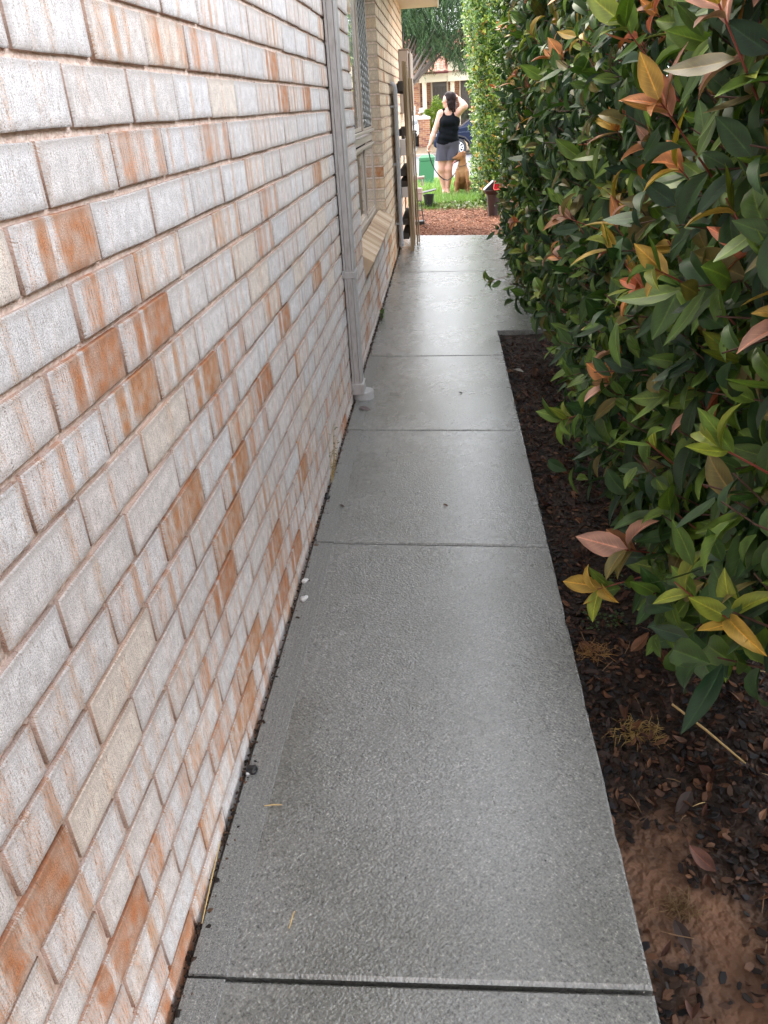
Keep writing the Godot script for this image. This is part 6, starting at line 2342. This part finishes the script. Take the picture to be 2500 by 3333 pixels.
	body_mesh(dh, 0.006, 0.02, func(p: Vector3) -> Color:
		var c := lin(0.27, 0.112, 0.036)
		var k := clampf((0.205 - p.x) * 9.0, 0.0, 1.0) * (0.55 if p.y > 0.60 else 1.0)
		c = c.lerp(lin(0.05, 0.028, 0.020), k)
		if p.x < 0.112:
			c = lin(0.012, 0.010, 0.010)
		if p.x < 0.25 and p.y < 0.58:
			c = c.lerp(lin(0.03, 0.018, 0.016), 0.7)
		if p.x > 0.29 and absf(p.z) > 0.05 and p.y > 0.61:
			c = lin(0.19, 0.075, 0.035)
		return c, b)
	var dg := part("dog", b, fur, self, true)
	dg.position = da
	tag(dg, "tan short haired dog with dark muzzle sitting in the grass, head turned left", "dog")
	for s in [0.042, -0.036]:
		b = MB.new()
		b.lathe([Vector2(0.0, -0.008), Vector2(0.007, -0.004), Vector2(0.008, 0.0), Vector2(0.007, 0.004), Vector2(0.0, 0.008)], 10, Transform3D(Basis.IDENTITY, Vector3(0.214, 0.648, 0.01 + s * 0.8)), true)
		part("eye", b, mat("dark eye", lin(0.03, 0.022, 0.02), 0.2), dg)
	b = MB.new()
	body_mesh([[Vector3(0.21, 0.580, 0.022), Vector3(0.15, 0.550, 0.034), 0.012, 0.012, 0.01], [Vector3(0.15, 0.550, 0.034), Vector3(0.108, 0.515, 0.042), 0.012, 0.010, 0.01]], 0.005, 0.01, func(_p: Vector3) -> Color: return Color.WHITE, b)
	part("tongue", b, mat("tongue", lin(0.55, 0.22, 0.22), 0.35), dg)
	b = MB.new()
	var ring := []
	var rr := []
	for k in 21:
		var a := TAU * k / 20.0
		ring.append(Vector3(0.287 + cos(a) * 0.077, 0.492 - cos(a) * -0.012 - sin(a) * 0.022, -0.018 + sin(a) * 0.077))
		rr.append(0.011)
	b.tube(ring, rr, 8, false, 0.4, Vector3(0.0, 0.0, 0.0))
	part("collar", b, mat("collar leather", lin(0.028, 0.012, 0.010), 0.5), dg)
	# leash
	b = MB.new()
	var ln := [Vector3(-0.318, 0.80, 0.10), Vector3(-0.322, 0.755, 0.10), Vector3(-0.30, 0.65, 0.10), Vector3(-0.262, 0.53, 0.12), Vector3(-0.205, 0.42, 0.14), Vector3(-0.13, 0.325, 0.16), Vector3(-0.05, 0.265, 0.175), Vector3(0.02, 0.25, 0.18), Vector3(0.09, 0.29, 0.19), Vector3(0.16, 0.37, 0.185), Vector3(0.215, 0.43, 0.19), Vector3(0.265, 0.48, 0.185)]
	var lr := []
	for k in ln.size():
		lr.append([0.008, 0.014, 0.014, 0.013, 0.012, 0.016, 0.02, 0.012, 0.016, 0.008, 0.004, 0.004][k])
	b.tube(ln, lr, 8, true, 0.25, Vector3(0.2, 0.9, 0.5))
	var leash := part("leash", b, mat("leash webbing", lin(0.02, 0.014, 0.018), 0.7), self)
	leash.position = at
	tag(leash, "dark webbing leash hanging from the person's hand to the dog's collar", "leash")


# ---------------------------------------------------------------- small things lying about
func make_small_things() -> void:
	var b := MB.new()
	var r := RandomNumberGenerator.new()
	r.seed = 9
	for e in [[Vector3(0.028, 0.008, -1.285), 0.014, "stone black", "black stone in the gap between brick wall and path, nearest the camera", "black_stone"], [Vector3(0.02, 0.006, -2.70), 0.013, "stone black", "black clod by the wall under the small weed", "black_clod"], [Vector3(0.036, 0.008, -1.985), 0.013, "stone white", "larger pale snail shell lying on the path edge by the wall", "snail_shell"], [Vector3(0.024, 0.008, -2.09), 0.011, "stone white", "smaller pale snail shell tucked against the wall beside the path", "snail_shell"], [Vector3(0.02, 0.004, -1.275), 0.006, "stone white", "tiny pale pebble beside the black stone at the wall", "pebble"]]:
		b = MB.new()
		var caps := []
		for k in 4:
			var c: Vector3 = Vector3(r.randf_range(-1, 1), r.randf_range(-0.3, 0.4), r.randf_range(-1, 1)) * e[1] * 0.45
			caps.append([c, c + Vector3(r.randf_range(-1, 1), 0.2, r.randf_range(-1, 1)) * e[1] * 0.4, e[1] * 0.6, e[1] * 0.5])
		body_mesh(caps, e[1] * 0.18, e[1] * 0.3, func(_p: Vector3) -> Color: return Color.WHITE, b)
		var o := part(e[4], b, mats[e[2]])
		o.position = e[0]
		tag(o, e[3], "shell" if e[4] == "snail_shell" else "stone")
	for e in [[Vector3(0.078, 0.0035, -1.182), Vector3(0.118, 0.0035, -1.186), "short straw lying across the path near the black stone"], [Vector3(0.186, 0.0035, -0.897), Vector3(0.190, 0.0035, -0.932), "short straw lying along the path nearest the camera"], [Vector3(0.006, 0.012, -1.08), Vector3(0.016, 0.006, -0.90), "long pale straw wedged along the foot of the brick wall"]]:
		b = MB.new()
		b.tube([e[0], e[0].lerp(e[1], 0.5) + Vector3(0, 0.002, 0), e[1]], [0.0012, 0.0016, 0.0012], 6)
		tag(part("straw", b, mats["straw"]), e[2], "straw")
	# flakes and dead leaves on the concrete
	var lm := leaf_meshes(mats["dead leaf"], 1.1)
	for e in [[Vector3(0.214, 0.010, -3.91), 0.045, lin(0.45, 0.44, 0.42), "pale curled feather or petal on the path by the downpipe"], [Vector3(0.555, 0.006, -3.90), 0.03, lin(0.04, 0.03, 0.025), "tiny dark leaf in the middle of the path level with the downpipe"], [Vector3(0.475, 0.006, -2.62), 0.026, lin(0.16, 0.08, 0.04), "small brown leaf flake in the middle of the path"], [Vector3(0.074, 0.006, -2.63), 0.025, lin(0.05, 0.03, 0.02), "small dark leaf flake on the path near the wall weed"], [Vector3(0.045, 0.012, -3.70), 0.075, lin(0.20, 0.16, 0.16), "grey brown dead leaf lying against the foot of the downpipe"], [Vector3(0.885, -0.02, -4.34), 0.06, lin(0.55, 0.54, 0.50), "crumpled white flake on the mulch by the path edge"]]:
		var o := put("dead_leaf", lm[0] if e[1] > 0.04 else lm[1], self, Transform3D(basis_to(Vector3(1, 0.05, 0.4), Vector3(0.1, 1, 0.2)).scaled_local(Vector3.ONE * e[1]), e[0]))
		o.material_override = leaf_mat("flake %s" % str(e[1]), e[2], false, 0.6, Color(0.1, 0.1, 0.1))
		tag(o, e[3], "leaf")
	# dirt along the foot of the wall
	var where := []
	var cols := []
	var cb := MB.new()
	cb.prism([Vector2(-0.5, -0.2), Vector2(0.1, -0.35), Vector2(0.5, 0.1), Vector2(-0.1, 0.4)], -0.15, 0.2, Transform3D.IDENTITY, 0.1)
	for k in 1500:
		var z := -0.1 - 8.0 * pow(rng.randf(), 1.3)
		var x := 0.004 + absf(rng.randfn(0.0, 0.011))
		var s := rnd(0.003, 0.010) if rng.randf() < 0.85 else rnd(0.010, 0.018)
		where.append(Transform3D(Basis.from_euler(Vector3(rnd(-1, 1), rnd(0, TAU), rnd(-1, 1))).scaled_local(Vector3.ONE * s), Vector3(x, -0.004 if x < 0.016 else 0.001, z)))
		cols.append([lin(0.015, 0.012, 0.01), lin(0.04, 0.025, 0.018), lin(0.09, 0.05, 0.03)][rng.randi_range(0, 2)])
	tag(many("wall_foot_dirt", cb.mesh(mats["chips"]), where, cols, self), "dark grit and leaf crumbs along the foot of the brick wall", "grit")
	# grit scattered on the concrete
	where = []
	cols = []
	for k in 420:
		var z := -0.2 - 6.0 * pow(rng.randf(), 1.2)
		where.append(Transform3D(Basis.from_euler(Vector3(rnd(-1, 1), rnd(0, TAU), rnd(-1, 1))).scaled_local(Vector3.ONE * rnd(0.0012, 0.0045)), Vector3(rnd(0.05, 0.82) if k % 3 else 0.832 - 0.05 * pow(rng.randf(), 2.0), 0.0012, z)))
		cols.append([lin(0.02, 0.018, 0.016), lin(0.05, 0.035, 0.025), lin(0.4, 0.38, 0.34)][rng.randi_range(0, 2)])
	tag(many("path_grit", cb.mesh(mats["chips"]), where, cols, self), "fine scattered grit and crumbs on the wet concrete path", "grit")
	# weeds in the gap
	for e in [[Vector3(0.012, 0.0, -2.86), 0.26, 9, "thin dry seeding weed growing up the wall foot before the downpipe", lin(0.24, 0.24, 0.15)], [Vector3(0.02, 0.0, -5.58), 0.07, 6, "small bright green weed at the wall foot beyond the downpipe", lin(0.14, 0.28, 0.05)]]:
		var o := thing("wall_weed", e[3], "weed", e[0])
		var st := MB.new()
		var lx := []
		var lc := []
		for k in e[2]:
			var tip := Vector3(rnd(0.0, 0.05), e[1] * rnd(0.5, 1.0), rnd(-0.06, 0.08))
			st.tube([Vector3(0, -0.01, rnd(-0.01, 0.01)), tip * 0.5 + Vector3(0.006, 0, 0), tip], [0.0012, 0.0010, 0.0006], 5)
			for j in 5:
				lx.append(Transform3D(basis_to(Vector3(rnd(-0.3, 1), rnd(-0.2, 0.8), rnd(-1, 1)), Vector3.UP).scaled_local(Vector3.ONE * (rnd(0.012, 0.022) if e[1] > 0.1 else rnd(0.02, 0.036))), tip * rnd(0.15, 1.0)))
				lc.append(e[4] * rnd(0.7, 1.3))
		part("stem", st, mats["straw"] if e[1] > 0.1 else mats["twig"], o)
		many("foliage", leaf_meshes(mats["sunny leaf"], 0.8 if e[1] > 0.1 else 1.3)[0], lx, lc, o)
